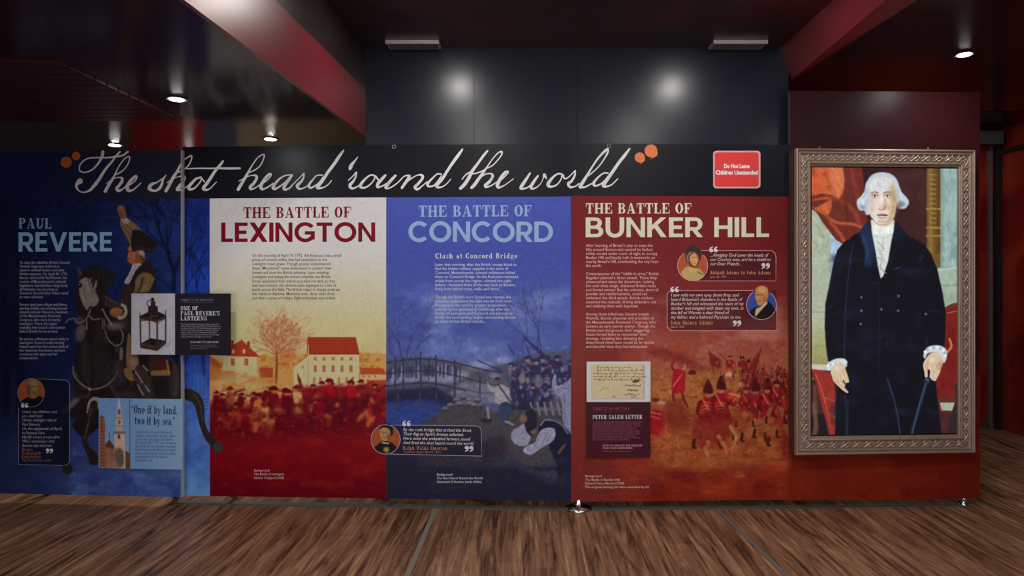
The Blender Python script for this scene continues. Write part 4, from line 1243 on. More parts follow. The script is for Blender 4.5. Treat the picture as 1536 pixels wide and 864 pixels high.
# blue strip at its outer edge (the rider scene runs on)
m = cv.X[0] < 314.6
jj = int(m.sum())
yy = cv.Y[:, 0]
for ch, vals in enumerate(((26, 30, 42, 80, 72, 96), (44, 62, 84, 116, 112, 150), (120, 158, 176, 196, 190, 214))):
    cv.a[:, :jj, ch] = np.interp(yy, (300, 440, 545, 640, 690, 740), vals)[:, None]
cv.mottle(12, .22, 52, 252, 286, 314)
for tx, ty, an, ln, w_ in ((264, 420, 1.2, 46, 3), (270, 440, .9, 30, 3), (300, 470, 1.7, 40, 3.5), (308, 420, 2.0, 36, 2.4), (285, 400, 1.5, 30, 2), (306, 350, 2.2, 30, 2), (272, 340, .6, 30, 2)):
    for q in range(1):
        s_ = cv.a.copy()
        cv.branch(tx, ty, an, ln, w_, (16, 24, 62), 5, .7, .5)
        cv.a[:, jj:] = s_[:, jj:]
cv.line([(300, 470, 5), (306, 560, 6)], 5, (16, 24, 62), .55)
for i in range(6):
    cv.line([(292 + i * 3.4, 540), (291 + i * 3.4 + i % 2, 598)], 1.2, (120, 150, 210), .35)
for i in range(4):
    cv.line([(303 + i % 2, 600 + i * 5), (311, 598 + i * 5)], 1.3, (24, 36, 90), .7)
cv.line([(276, 592, 20), (284, 592, 17), (294, 598, 16), (300, 612, 13), (303, 634, 9), (310, 652, 10), (320, 664, 13), (327, 671, 15)], 14, (44, 38, 34), 1, True)
cv.ell(327, 671, 7, 8.5, (58, 56, 58), 1, .6)
cv.line([(290, 590), (300, 606), (304, 632)], 1.5, (96, 82, 68), .7, True)
cv.line([(276, 598), (282, 606)], 2.5, (150, 140, 126), .8)
# medallion that reaches over from the Concord board is on that board
zm0 = MAIN.z(560, 747.5)
zm1 = MAIN.z(560, 296.3)
XLC = 579.3
t = thing('exhibit_panel', (-1.4, 4.26, 0), 'exhibit panel with a white top, maroon LEXINGTON lettering and a deep red foot', 'exhibit panel', 'printed exhibit panels')
slab('board', MAIN, (256, XLC), zm0, zm1, .028, M_board, t)
printed('printed_face', MAIN, 256, XLC, zm0, zm1, cv, M_print, t, .0008, .0034)
MR = (112, 10, 28)
letters('heading_lettering', MAIN, set_line(SER, 'THE BATTLE OF', 365.5, 526.5, 311, 327.3, 326.3, .13), MR, t)
letters('title_lettering', MAIN, set_line(SANS, 'LEXINGTON', 332, 563, 333.8, 363, 362.8, .09), MR, t)
type_block('body_lettering', MAIN, ["On the morning of April 19, 1775, the Redcoats met a small", "group of colonial militia that had assembled on the", "Lexington town green. Though greatly outnumbered,", 'these "Minutemen" were determined to protect their', "homes and slow the British advance. Upon entering", "Lexington and seeing the armed colonials, the British", "forces quickened their march to a slow run and, as they", "had been trained, the advance units deployed to a line of", "battle across the field. The British major in charge ordered", "the rebels to disperse. Moments later, shots were fired,", "and then a series of volleys. Eight militiamen were killed."], 378.3, 385.2, 6.39, 6.4, (62, 50, 52), t, 133.5, .006)
type_block('caption_lettering', MAIN, ["Background:", "The Battle of Lexington", "Alonzo Chappel (1828)"], 381, 707.2, 5.6, 5.2, (214, 160, 160), t, 45.5, .006)
foot(t, MAIN, 330, zm0 + .01, .018); foot(t, MAIN, 560, zm0 + .01, .018)

# ---- the Concord board
cv = Canvas(540, 286, 870, 760, 1.25, (66, 78, 160), 11)
cv.vgrad([(290, (68, 80, 162)), (380, (64, 76, 158)), (450, (68, 82, 160)), (520, (76, 92, 162)), (545, (82, 96, 156)), (600, (60, 64, 104)), (640, (54, 54, 78)), (690, (38, 38, 58)), (755, (32, 33, 54))])
cv.cloud(570, 420, 870, 556, (112, 130, 190), 44, 3, .42, .75, .8, 26)
cv.cloud(570, 470, 870, 552, (56, 66, 140), 30, 13, .5, .75, .5, 18)
TK = (48, 50, 84)
for tx, ty, an, ln, w in ((604, 545, 1.75, 30, 2.4), (610, 545, 1.4, 32, 2.2), (598, 548, 2.1, 24, 1.6), (612, 540, .9, 20, 1.3), (812, 525, 1.75, 34, 2.2), (806, 520, 1.5, 30, 1.8), (800, 524, 2.2, 24, 1.4), (785, 540, 1.6, 26, 1.2)):
    cv.branch(tx, ty, an, ln, w, TK, 5, .75, .38)
# far bank and smoke
cv.poly([(578, 540), (620, 536), (650, 537), (680, 543), (720, 552), (760, 545), (800, 530), (830, 526), (870, 522), (870, 600), (578, 600)], (74, 78, 100), .9, 2, rough=1.5)
cv.poly([(640, 545), (690, 548), (720, 556), (760, 560), (760, 585), (690, 580), (640, 570)], (80, 82, 92), .9, 3)
for x, y, rx, ry in ((610, 566, 24, 7), (660, 568, 26, 7), (690, 562, 14, 6), (742, 564, 8, 4), (720, 548, 22, 6), (590, 570, 10, 5), (755, 540, 14, 5)):
    cv.ell(x, y, rx, ry, (150, 160, 200), .75, 3)
cv.poly([(690, 575), (740, 574), (800, 590), (810, 610), (690, 606), (664, 600)], (118, 122, 150), .8, 2)
# far soldiers on the bridge
for i in range(34):
    x = 580 + i * 3.2 + cv.rs.uniform(-1, 1)
    y = 562 - 8 * math.sin(max(0, min(1, (x - 575) / 140)) * 3.1) + cv.rs.uniform(-2, 2)
    cv.line([(x, y - 6), (x, y + 9)], 2.4, cv.rs.choice([(50, 50, 86), (70, 74, 116), (130, 138, 176), (44, 44, 74)]), .8, soft=.4)
# river
cv.poly([(578, 592), (620, 586), (660, 590), (684, 600), (690, 612), (664, 624), (640, 634), (620, 640), (578, 650)], (38, 44, 92), .95, 2)
cv.poly([(578, 604), (640, 600), (668, 612), (650, 626), (625, 640), (600, 660), (578, 665)], (46, 66, 136), .95, 3)
for i in range(40):
    x, y = cv.rs.uniform(578, 660), cv.rs.uniform(600, 650)
    cv.line([(x, y), (x + cv.rs.uniform(5, 14), y + .4)], 1, cv.rs.choice([(74, 96, 168), (34, 46, 104), (60, 82, 152)]), .7)
# bridge: deck, rails, posts and braces
BC = (50, 48, 70)
def by(x, d=0): return 547 + d - 9 * math.sin(max(0, min(1, (x - 560) / 170)) * math.pi) + max(0, x - 640) * .10
cv.line([(x, by(x, 0)) for x in range(578, 762, 8)], 2.4, BC, .95)
cv.line([(x, by(x, 18) + (x - 640) * .02) for x in range(578, 768, 8)], 2, BC, .9)
cv.line([(x, by(x, 36) + max(0, x - 640) * .03) for x in range(578, 700, 8)], 3.4, (58, 56, 76), .95)
cv.poly([(578, 586), (650, 580), (684, 596), (680, 606), (640, 598), (578, 602)], (34, 34, 60), .8, 1.5)
for x, a, b_ in ((593, -5, 60), (605, -4, 60), (624, -6, 36), (631, -9, 62), (643, 0, 40), (654, -6, 64), (665, 0, 34), (682, -3, 62), (690, 0, 34), (720, 10, 50)):
    cv.line([(x, by(x, a)), (x, by(x, b_) - 8)], 2.6 if b_ > 50 else 1.8, BC, .95)
for x in (593, 626, 650):
    cv.line([(x + 4, 598), (x - 8, 616)], 1.8, (64, 62, 86), .9); cv.line([(x + 4, 616), (x + 4, 590)], 2, (64, 62, 86), .9)
cv.line([(682, 580), (722, 590), (760, 588)], 1.6, (74, 74, 100), .9); cv.line([(684, 592), (730, 598)], 1.4, (74, 74, 100), .9)
# near bank
cv.poly([(664, 612), (690, 606), (740, 612), (790, 606), (870, 608), (870, 700), (630, 700), (620, 652), (640, 634), (652, 624)], (70, 70, 74), .95, 2, rough=1)
cv.cloud(630, 610, 870, 690, (64, 62, 70), 12, 9, .45, .7, .8, 10)
for x, y, r in ((686, 600, 7), (696, 596, 7), (704, 600, 6), (690, 606, 8), (706, 606, 8), (716, 600, 7), (676, 608, 6), (668, 613, 5), (712, 608, 6), (722, 608, 5)):
    cv.ell(x, y, r, r * .62, (96, 92, 106), 1, .6); cv.ell(x, y + 2.4, r * .9, r * .3, (46, 42, 58), .8, .8); cv.ell(x - 1, y - 1.6, r * .6, r * .25, (140, 136, 150), .7, .8)
# townsmen on the right bank
DK = [(40, 40, 78), (50, 48, 86), (34, 34, 68), (62, 58, 86), (92, 88, 104), (112, 108, 130)]
for i in range(40):
    x = cv.rs.uniform(766, 856)
    y = 556 + i * 1.25 + cv.rs.uniform(-6, 6)
    s = cv.rs.uniform(17, 27)
    militia(cv, x, y, s, cv.rs.choice(DK), (46, 44, 78), (140, 122, 130), gun=cv.rs.choice([0, 0, 1, -1]), lean=cv.rs.uniform(-.2, .2))
cv.cloud(764, 540, 858, 606, (42, 42, 82), 8, 19, .42, .6, .75, 8)
for i in range(34):
    cv.ell(cv.rs.uniform(766, 850), cv.rs.uniform(548, 604), cv.rs.uniform(1, 3), cv.rs.uniform(2, 5), cv.rs.choice([(140, 138, 168), (120, 112, 134), (96, 92, 130)]), .8, .7)
cv.ell(783, 568, 5, 8, (126, 118, 110), .9, 1); cv.ell(808, 572, 6, 10, (110, 106, 124), .9, .8)
for p in ([(788, 508, 3), (812, 530, 6), (836, 552, 4)], [(762, 518), (771, 532)], [(716, 540), (750, 556)], [(790, 520), (798, 542)], [(828, 548), (848, 576)]):
    cv.line(p, 2.2, (44, 46, 80), .9)
# man in white shirt, kneeling; man with raised arms; man bent in grief
cv.poly([(730, 573), (735, 578), (742, 582), (750, 577), (762, 582), (766, 600), (768, 606), (752, 608), (742, 604), (742, 590), (734, 586)], (150, 150, 158), sm=True)
cv.line([(748, 578), (768, 606)], 2.2, (44, 42, 66)); cv.ell(746, 571, 4, 4.5, (96, 80, 84)); cv.ell(746, 568, 5, 2.4, (52, 46, 62))
cv.poly([(722, 606), (748, 606), (752, 616), (736, 618), (728, 612)], (84, 84, 130), sm=True); cv.line([(731, 612, 4), (733, 628, 3)], 4, (140, 134, 140)); cv.ell(730, 631, 8, 3, (40, 36, 54))
cv.poly([(750, 606), (766, 606), (762, 632), (752, 632)], (50, 64, 96), sm=True); cv.line([(758, 632), (770, 637)], 3.4, (130, 126, 140))
cv.poly([(830, 566), (834, 562), (836, 578), (850, 573), (862, 570), (862, 665), (846, 640), (842, 600), (832, 588), (828, 580)], (130, 134, 166), sm=True)
cv.line([(846, 590), (848, 640)], 2, (98, 100, 136), .8)
for i in range(5):
    cv.line([(796 + i * 10, 604), (800 + i * 10, 622)], 3, (132, 130, 152), .8, soft=.4)
cv.rect(800, 612, 846, 616, (110, 108, 132), .7, 1)
# grieving pair
cv.poly([(790, 617), (796, 612), (803, 618), (806, 634), (800, 650), (790, 654), (786, 640)], (38, 34, 52), sm=True)
cv.ell(785, 628, 6, 6, (120, 92, 82), 1, .8)
cv.poly([(768, 648), (778, 640), (786, 636), (790, 648), (796, 656), (790, 668), (776, 668), (768, 660)], (140, 146, 170), sm=True)
cv.poly([(812, 630), (826, 630), (846, 640), (858, 656), (860, 700), (840, 704), (826, 676), (818, 650), (808, 648)], (26, 28, 52), sm=True)
cv.poly([(808, 650), (818, 642), (832, 644), (830, 660), (812, 672), (796, 682), (784, 676), (792, 668), (802, 664)], (146, 148, 176), sm=True)
for a, b_ in (((812, 650), (800, 672)), ((822, 648), (812, 668)), ((828, 652), (820, 664))):
    cv.line([a, b_], 1, (98, 100, 134), .8)
cv.line([(811, 638, 3), (818, 630, 3), (838, 634, 2), (852, 650, 2)], 3, (118, 118, 150), .9, True)
cv.ell(800, 646, 5, 5, (118, 86, 78), 1, .8); cv.ell(797, 640, 6, 6, (34, 30, 48), 1, .8)
cv.line([(760, 690, 8), (776, 694, 10), (796, 706, 10), (820, 712, 10), (832, 708, 7)], 10, (62, 60, 86), .9, True, 1)
cv.line([(838, 680), (846, 668)], 4, (120, 80, 76), .8); cv.ell(826, 716, 12, 9, (70, 68, 92), .8, 1.5)
cv.poly([(720, 668), (732, 656), (750, 652), (762, 662), (756, 686), (722, 690)], (52, 38, 56), .8, 3)
cv.ell(714, 688, 5, 8, (96, 90, 108), .8, 1.5)
cv.cloud(578, 680, 870, 745, (56, 54, 80), 18, 29, .5, .75, .6, 12)
cv.poly([(640, 664), (700, 660), (760, 690), (820, 716), (858, 700), (858, 756), (578, 756), (578, 690)], (34, 34, 54), .55, 12)
cv.warp(579, 500, 856, 750, .8, 4, 81)
cv.strokes(1700, 640, 520, 856, 720, 6, 1.5, .36, 82, .55)
cv.strokes(500, 579, 540, 680, 600, 5, 1.3, .3, 83, .5)
cv.strokes(400, 579, 600, 660, 650, 9, 1.1, .3, 84, .5, .05)
cv.strokes(500, 579, 680, 856, 752, 12, 2.2, .2, 85, .4)
cv.strokes(300, 579, 470, 856, 550, 12, 3, .06, 86, .4, .2)
cv.line([(655, 700), (672, 676)], 1, (70, 68, 92), .8)
cv.line([(648, 738), (700, 728)], 1.4, (52, 52, 72), .7)
# quote card
cv.poly([(578, 637), (716, 638), (722, 644), (723, 684), (578, 681)], (32, 30, 48), .78)
def roundel(c, cx, cy, r, bg): c.ell(cx, cy, r, r, bg)
roundel(cv, 578.5, 659, 21.5, (156, 78, 46))
cv.poly([(561, 671), (574, 662), (586, 663), (596, 672), (590, 678), (579, 680.5), (566, 677)], (26, 24, 28), sm=True)
cv.poly([(570, 641), (577, 638), (585, 641), (586, 652), (582, 660), (575, 661), (571, 655)], (170, 134, 88), sm=True)
cv.poly([(569, 645), (571, 637), (579, 634.5), (588, 638), (590, 650), (586, 654), (584, 644), (575, 641)], (34, 27, 26), sm=True)
cv.ell(583, 655, 3, 5, (112, 66, 40), .8, 1); cv.line([(572, 648), (575, 648.5)], 1.1, (60, 40, 30)); cv.line([(578, 648.5), (581, 648)], 1.1, (60, 40, 30)); cv.line([(574, 656), (578, 656.5)], 1, (110, 60, 48)); cv.line([(576, 649), (575.5, 653)], 1, (126, 88, 56))
cv.ell(579.5, 674.5, 4, 4.2, (176, 136, 86), 1, .5); cv.line([(574, 664), (583, 665)], 2, (180, 176, 170))
cv.mottle(4, .07, 66, 579, 290)
t = thing('exhibit_panel', (0.0, 4.22, 0), 'exhibit panel in medium blue with pale blue CONCORD lettering over a wooden bridge scene', 'exhibit panel', 'printed exhibit panels')
slab('board', MAIN, (XLC + .3, 856.2), zm0, zm1, .028, M_board, t)
printed('printed_face', MAIN, XLC + .2, 856.3, zm0, zm1, cv, M_print, t, .0008, .0034)
PB = (136, 160, 216)
letters('heading_lettering', MAIN, set_line(SER, 'THE BATTLE OF', 628, 797.5, 308.5, 325.3, 324.3, .13), PB, t)
letters('title_lettering', MAIN, set_line(SANS, 'CONCORD', 612.5, 829.5, 332.3, 362.8, 363, .08), PB, t)
letters('subheading_lettering', MAIN, set_line(SER, 'Clash at Concord Bridge', 653, 776, 380, 387.6, 387.3, .2), (206, 208, 222), t)
type_block('body_lettering', MAIN, ["Later that morning, after the British troops failed to", "find the hidden military supplies in the town of", "Concord, Massachusetts, colonial militiamen halted", "them on Concord Bridge. As the Redcoats retreated,", "militia from across the region\u2014alerted the night", "before\u2014harassed them all the way back to Boston,", "firing from behind trees, walls, and barns.", None, "Though the British were forced into retreat, the", "colonists understood the fight was far from over.", "Recognizing the need for greater preparation,", "colonial forces gathered in Cambridge after the", "battles of Lexington and Concord and planned to", "fortify the commanding heights surrounding Boston", "to deter further British attacks."], 652.8, 398.8, 6.08, 6.2, (176, 184, 214), t, 125.5, .006)
type_block('caption_lettering', MAIN, ["Background:", "The Shot Heard 'Round the World", "Domenick D'Andrea (early 2000s)"], 655, 713.3, 5.5, 5.0, (196, 190, 200), t, 69, .008, .12)
# the roundel reaches over the neighbouring board: a thin printed disc of its own on this board's edge
def disc(name, plan, cx, cy, r, c, parent, off):
    xs = np.array([cx + r * math.cos(a * math.pi / 24) for a in range(48)]); ys = np.array([cy + r * math.sin(a * math.pi / 24) for a in range(48)])
    rad = np.linspace(0, 1, 34)
    X = cx + np.outer(rad, xs - cx); Y = cy + np.outer(rad, ys - cy)
    P = plan.at(X, Y, off)
    C = np.ones(X.shape + (4,), np.float32)
    C[..., :3] = np.clip(c.sample(X, Y) / E0, 0, .92)
    fs = []
    for i in range(33):
        for k in range(48):
            fs.append((i * 48 + (k + 1) % 48, i * 48 + k, (i + 1) * 48 + k, (i + 1) * 48 + (k + 1) % 48))
    o = mesh(name, P.reshape(-1, 3), fs, M_print, parent)
    at_ = o.data.color_attributes.new('print', 'FLOAT_COLOR', 'POINT')
    at_.data.foreach_set('color', C.reshape(-1))
    return o
disc('portrait_roundel', MAIN, 578.5, 659, 21.8, cv, t, .0016)
letters('quote_outline', MAIN, frame_line([(588, 637.5), (714, 638.8)] + arc(714, 647, 8, -90, 0, 6) + [(722.6, 684), (584, 681)], .9) + frame_line([(578.5 + 22 * math.cos(a * .2618), 659 + 22 * math.sin(a * .2618)) for a in range(25)], 1), (150, 148, 164), t, .0021)
letters('quote_marks', MAIN, quote_marks(603.5, 630.5, 5.4) + quote_marks(697, 668.5, 5.6, False), (222, 220, 214), t, .0022)
type_block('quote_lettering', MAIN, ["By the rude bridge that arched the flood,", "Their flag to April's breeze unfurled,", "Here once the embattled farmers stood", "And fired the shot heard round the world."], 604.5, 646.4, 6.5, 6.6, (196, 190, 196), t, 106.5, .008, .25, .0018, .012)
letters('quote_name_lettering', MAIN, set_line(SER, 'Ralph Waldo Emerson', 604.5, 671, 669, 674.6, 674.9, .2), (168, 124, 98), t, .0018)
type_block('quote_source_lettering', MAIN, ['"Concord Hymn" (July 4, 1837)'], 604.5, 679.2, 5, 4.2, (150, 116, 104), t, 57, .006, .2, .0018)
foot(t, MAIN, 700, zm0 + .01, .018)

# ---- the Bunker Hill board and the tall end wall that carries the portrait
cv = Canvas(846, 128, 1482, 765, 1.25, (104, 28, 30), 17)
cv.vgrad([(130, (42, 21, 26)), (222, (44, 22, 27)), (290, (104, 30, 32)), (380, (108, 32, 36)), (470, (120, 44, 42)), (520, (150, 76, 62)), (570, (156, 90, 60)), (610, (150, 78, 44)), (660, (140, 56, 32)), (700, (132, 42, 26)), (755, (122, 34, 20))])
kx = np.clip((cv.X - 1120) / 80, 0, 1)
cv.comp((0, cv.Hh, 0, cv.W), kx * np.clip((480 - cv.Y) / 120, 0, 1) * .5, (78, 16, 20))
lft = np.clip((985 - cv.X) / 60, 0, 1)
cv.comp((0, cv.Hh, 0, cv.W), lft * np.clip((cv.Y - 430) / 80, 0, 1) * .85, (112, 40, 38))
cv.cloud(960, 440, 1186, 560, (176, 116, 104), 40, 2, .42, .72, .8, 24)
cv.cloud(900, 470, 1186, 560, (150, 58, 34), 26, 6, .5, .75, .7, 20)
cv.cloud(880, 560, 1186, 730, (176, 108, 52), 30, 16, .5, .75, .55, 30)
cv.cloud(880, 600, 1186, 755, (96, 18, 18), 22, 23, .5, .72, .7, 16)
cv.poly([(970, 520), (1000, 522), (1030, 532), (1052, 548), (1080, 552), (1080, 560), (1040, 556), (1010, 542), (972, 532)], (122, 40, 36), .8, 2.5)
# hill and ground
cv.poly([(975, 575), (1020, 558), (1070, 556), (1110, 552), (1186, 590), (1186, 700), (975, 700)], (164, 104, 52), .7, 6)
cv.poly([(1184, 560), (1184, 690), (1172, 690), (1166, 560)], (110, 18, 20), .8, 4)
for i in range(70):
    x, y = cv.rs.uniform(980, 1184), cv.rs.uniform(560, 720)
    cv.line([(x, y), (x + cv.rs.uniform(6, 22), y + cv.rs.uniform(-3, 3))], 2.4, cv.rs.choice([(186, 122, 60), (120, 44, 28), (150, 76, 40), (104, 26, 22)]), .5, soft=1)
RC = (150, 22, 32)
def redcoat(c, x, y, s, hat=True, coat=RC, lean=.12, belt=True, legs=True, arm=0):
    """soldier from behind; x, y = feet, s = full height"""
    w = .115 * s
    hx = x + lean * s
    hy = y - .84 * s
    dk = tuple(v * .6 for v in coat)
    if legs:
        for d, q in ((-.06, -.12), (.06, .09)):
            c.line([(x + (d + lean * .4) * s, y - .44 * s, .12 * s), (x + (d + q * .7) * s, y - .22 * s, .085 * s), (x + (d + q * 1.3) * s, y - .02 * s, .05 * s)], w, (146, 84, 54), .9, True)
            c.line([(x + (d + q * 1.2) * s, y - .12 * s, .055 * s), (x + (d + q * 1.35) * s, y - .01 * s, .05 * s), (x + (d + q * 1.35 + .04) * s, y, .035 * s)], w, (58, 16, 18), .9)
    c.poly([(x - w * 1.15 + lean * s * .3, y - .32 * s), (x - w * .85 + lean * s * .65, y - .52 * s), (hx - w * 1.0, y - .70 * s), (hx - w * .5, y - .76 * s), (hx + w * .5, y - .76 * s), (hx + w * 1.0, y - .7 * s), (x + w * .9 + lean * s * .65, y - .52 * s), (x + w * 1.2 + lean * s * .3, y - .34 * s), (x + lean * s * .3, y - .38 * s)], coat, 1, .3, True)
    c.poly([(x + w * .1 + lean * s * .3, y - .38 * s), (x + w * .3 + lean * s * .6, y - .52 * s), (hx + w * .5, y - .74 * s), (hx + w * 1.0, y - .7 * s), (x + w * .9 + lean * s * .65, y - .52 * s), (x + w * 1.2 + lean * s * .3, y - .34 * s)], dk, .6, .8, True)
    c.line([(hx - w * 1.0, y - .68 * s, .07 * s), (hx - w * 1.35, y - .54 * s, .06 * s), (hx - w * .9, y - .46 * s, .05 * s)], 3, dk, .9, True)
    c.line([(hx + w * 1.0, y - .68 * s, .07 * s), (hx + w * 1.5, y - .58 * s, .06 * s), (hx + w * 1.9, y - .62 * s, .05 * s)], 3, coat, .9, True)
    c.line([(hx - w * .7, y - .73 * s), (hx + w * .6, y - .46 * s)], .022 * s, (200, 120, 92), .85)
    if belt:
        c.rect(x - w * .45 + lean * s * .6, y - .56 * s, x + w * .5 + lean * s * .6, y - .46 * s, (84, 26, 26), .8, .4)
        c.line([(hx + w * .4, y - .5 * s), (hx + w * 2.6, y - .84 * s)], .022 * s, (84, 30, 24), .9)
    if arm:
        c.line([(hx, y - .68 * s, .1 * s), (hx + arm * .2 * s, y - .7 * s, .08 * s), (hx + arm * .22 * s, y - .92 * s, .06 * s)], 3, coat, 1, True)
    c.ell(hx, hy + .03 * s, .05 * s, .055 * s, (172, 104, 78), 1, .3)
    if hat:
        c.poly([(hx - .062 * s, hy + .02 * s), (hx - .064 * s, hy - .08 * s), (hx, hy - .19 * s), (hx + .064 * s, hy - .07 * s), (hx + .066 * s, hy + .02 * s)], (70, 16, 22), 1, .3, True)
    else:
        c.poly([(hx - .1 * s, hy), (hx, hy - .08 * s), (hx + .1 * s, hy)], (74, 16, 22), 1, .3, True)
# the column climbing the slope
for i in range(120):
    u = cv.rs.random()
    x = 1112 + u * 72
    y = 560 + u * 18 + cv.rs.uniform(-4, 52)
    redcoat(cv, x, y, cv.rs.uniform(14, 26), cv.rs.random() < .8, cv.rs.choice([(140, 30, 34), (156, 60, 44), (120, 22, 28), (170, 86, 60)]), cv.rs.uniform(-.1, .15), legs=cv.rs.random() < .6)
for i in range(26):
    x = 1090 + cv.rs.uniform(0, 60); y = 552 + cv.rs.uniform(0, 30)
    cv.line([(x, y), (x + cv.rs.uniform(-2, 4), y - cv.rs.uniform(8, 18))], 1, (110, 34, 30), .8)
for p, cc in (([(1063, 526), (1072, 533), (1080, 538), (1082, 552), (1066, 548)], (116, 28, 28)), ([(1141, 523), (1138, 545), (1132, 556), (1122, 556), (1126, 545)], (124, 34, 32))):
    cv.poly(p, cc, .95, .6)
cv.line([(1063, 524), (1070, 556)], 1.2, (96, 24, 24)); cv.line([(1142, 522), (1128, 572)], 1.2, (96, 24, 24))
redcoat(cv, 1093, 566, 36, False, (176, 30, 30), .06); cv.line([(1080, 530), (1092, 544)], 1.4, (90, 26, 26)); cv.ell(1093, 562, 5, 4, (220, 180, 150), .8, 1)
redcoat(cv, 1122, 572, 34, True, (142, 34, 36), .05); redcoat(cv, 1076, 562, 26, False, (140, 46, 40), 0); redcoat(cv, 1108, 560, 26, True)
# the officer waving, dark hat
cv.poly([(1031, 561), (1036, 554), (1043, 556), (1045, 561), (1038, 562)], (84, 22, 26))
cv.poly([(1011, 556), (1020, 553), (1028, 556), (1028, 572), (1026, 590), (1020, 588), (1016, 591), (1008, 588), (1008, 572)], (156, 22, 38), sm=True)
cv.line([(1012, 556, 4), (1008, 550, 4), (1010, 543, 3.4), (1016, 538, 3)], 4, (150, 20, 36), 1, True)
cv.ell(1025, 551, 4.5, 5, (188, 110, 78)); cv.ell(1022, 549, 3.5, 4.5, (150, 60, 50))
cv.line([(1009, 580), (1023, 562)], 1.3, (212, 150, 120), .9)
cv.line([(1009, 588, 4), (1010, 598, 4), (1012, 601, 3.5)], 4, (110, 24, 30), .95); cv.line([(1022, 586, 4), (1026, 600, 4), (1032, 611, 3)], 4, (110, 24, 30), .95)
cv.ell(1006, 588, 2.4, 4, (196, 130, 90), .8, .5)
# near soldiers with tall caps
for x, y, s, ln in ((1062, 672, 100, .0), (1084, 664, 98, -.02)):
    redcoat(cv, x, y, s, True, (158, 20, 34), ln)
for x0 in (1059, 1080):
    for i in range(4):
        cv.line([(x0 - 6, 606 + i * 4.5), (x0 + 1, 603.5 + i * 4.5), (x0 + 8, 606 + i * 4.5)], 1, (214, 138, 96), .8, True)
cv.poly([(1046, 622), (1090, 615), (1100, 640), (1090, 660), (1062, 672), (1042, 660), (1038, 644)], (118, 24, 26), .75, 3, True)
cv.poly([(1042, 640), (1060, 634), (1072, 650), (1066, 672), (1050, 672)], (140, 52, 34), .8, 2, True)
for p in ([(1096, 640, 6), (1104, 656, 5), (1100, 668, 5), (1098, 680, 4)], [(1078, 655, 6), (1086, 668, 5), (1092, 684, 4)], [(1062, 664, 7), (1058, 674, 6), (1062, 684, 4)]):
    cv.line(p, 5, (186, 122, 80), .85, True)
cv.line([(1084, 598), (1108, 612)], 1.6, (76, 20, 22), .9)
for x, y, s in ((1132, 662, 92), (1150, 656, 88), (1172, 668, 92), (1118, 640, 66), (1164, 634, 70)):
    redcoat(cv, x, y, s, cv.rs.random() < .4, cv.rs.choice([(148, 26, 36), (156, 40, 38)]), .02)
for x, y in ((982, 622), (986, 634)):
    cv.poly([(972, y), (984, y - 8), (994, y - 2), (998, y + 14), (990, y + 22), (974, y + 14)], (156, 18, 34), .95, .8, True)
cv.line([(975, 618), (992, 622)], 1.6, (214, 140, 110), .9); cv.line([(974, 624), (990, 628)], 1.4, (214, 140, 110), .8)
cv.ell(988, 602, 4, 3.4, (200, 140, 112), 1, .8); cv.ell(995, 604, 4, 3, (206, 150, 120), 1, .8); cv.ell(984, 600, 6, 3, (70, 20, 22), .8, 1)
cv.poly([(998, 608), (1016, 600), (1030, 616), (1036, 640), (1014, 646), (996, 634)], (112, 34, 26), .7, 4, True)
cv.poly([(990, 646), (1000, 640), (1002, 664), (994, 678), (986, 668)], (176, 92, 50), .6, 2, True)
cv.poly([(1090, 588), (1096, 584), (1106, 590), (1112, 597), (1100, 598), (1088, 596)], (196, 60, 44), .9, 1, True); cv.line([(1092, 590), (1110, 594)], 2, (220, 160, 130), .8)
cv.ell(1112, 578, 4, 6, (200, 140, 100), .7, 1.6)
cv.cloud(860, 660, 1186, 755, (160, 60, 30), 26, 33, .5, .75, .6, 16)
cv.cloud(860, 680, 1000, 755, (110, 40, 38), 26, 37, .4, .7, .7, 16)
cv.warp(965, 500, 1186, 720, .8, 5, 91)
cv.strokes(2200, 968, 516, 1184, 690, 7, 1.7, .3, 92, .5)
cv.strokes(700, 880, 690, 1184, 752, 12, 2.6, .16, 93, .4, .1)
cv.strokes(400, 960, 430, 1184, 540, 12, 3, .1, 94, .4, .5)
cv.cloud(975, 560, 1186, 700, (124, 40, 26), 12, 95, .5, .75, .55, 12)
# end wall colours
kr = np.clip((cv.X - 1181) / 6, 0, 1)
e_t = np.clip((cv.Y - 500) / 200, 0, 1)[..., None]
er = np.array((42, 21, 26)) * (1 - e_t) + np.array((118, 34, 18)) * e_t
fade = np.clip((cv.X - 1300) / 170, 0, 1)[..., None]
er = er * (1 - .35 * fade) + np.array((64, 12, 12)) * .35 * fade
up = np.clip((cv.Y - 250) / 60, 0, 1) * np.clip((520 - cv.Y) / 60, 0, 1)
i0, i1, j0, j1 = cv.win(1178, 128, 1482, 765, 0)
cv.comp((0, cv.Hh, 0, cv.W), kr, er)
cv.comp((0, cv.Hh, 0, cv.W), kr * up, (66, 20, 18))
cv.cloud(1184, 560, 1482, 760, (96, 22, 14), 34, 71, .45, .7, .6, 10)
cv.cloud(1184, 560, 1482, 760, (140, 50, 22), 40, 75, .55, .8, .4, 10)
cv.mottle(4, .08, 87)
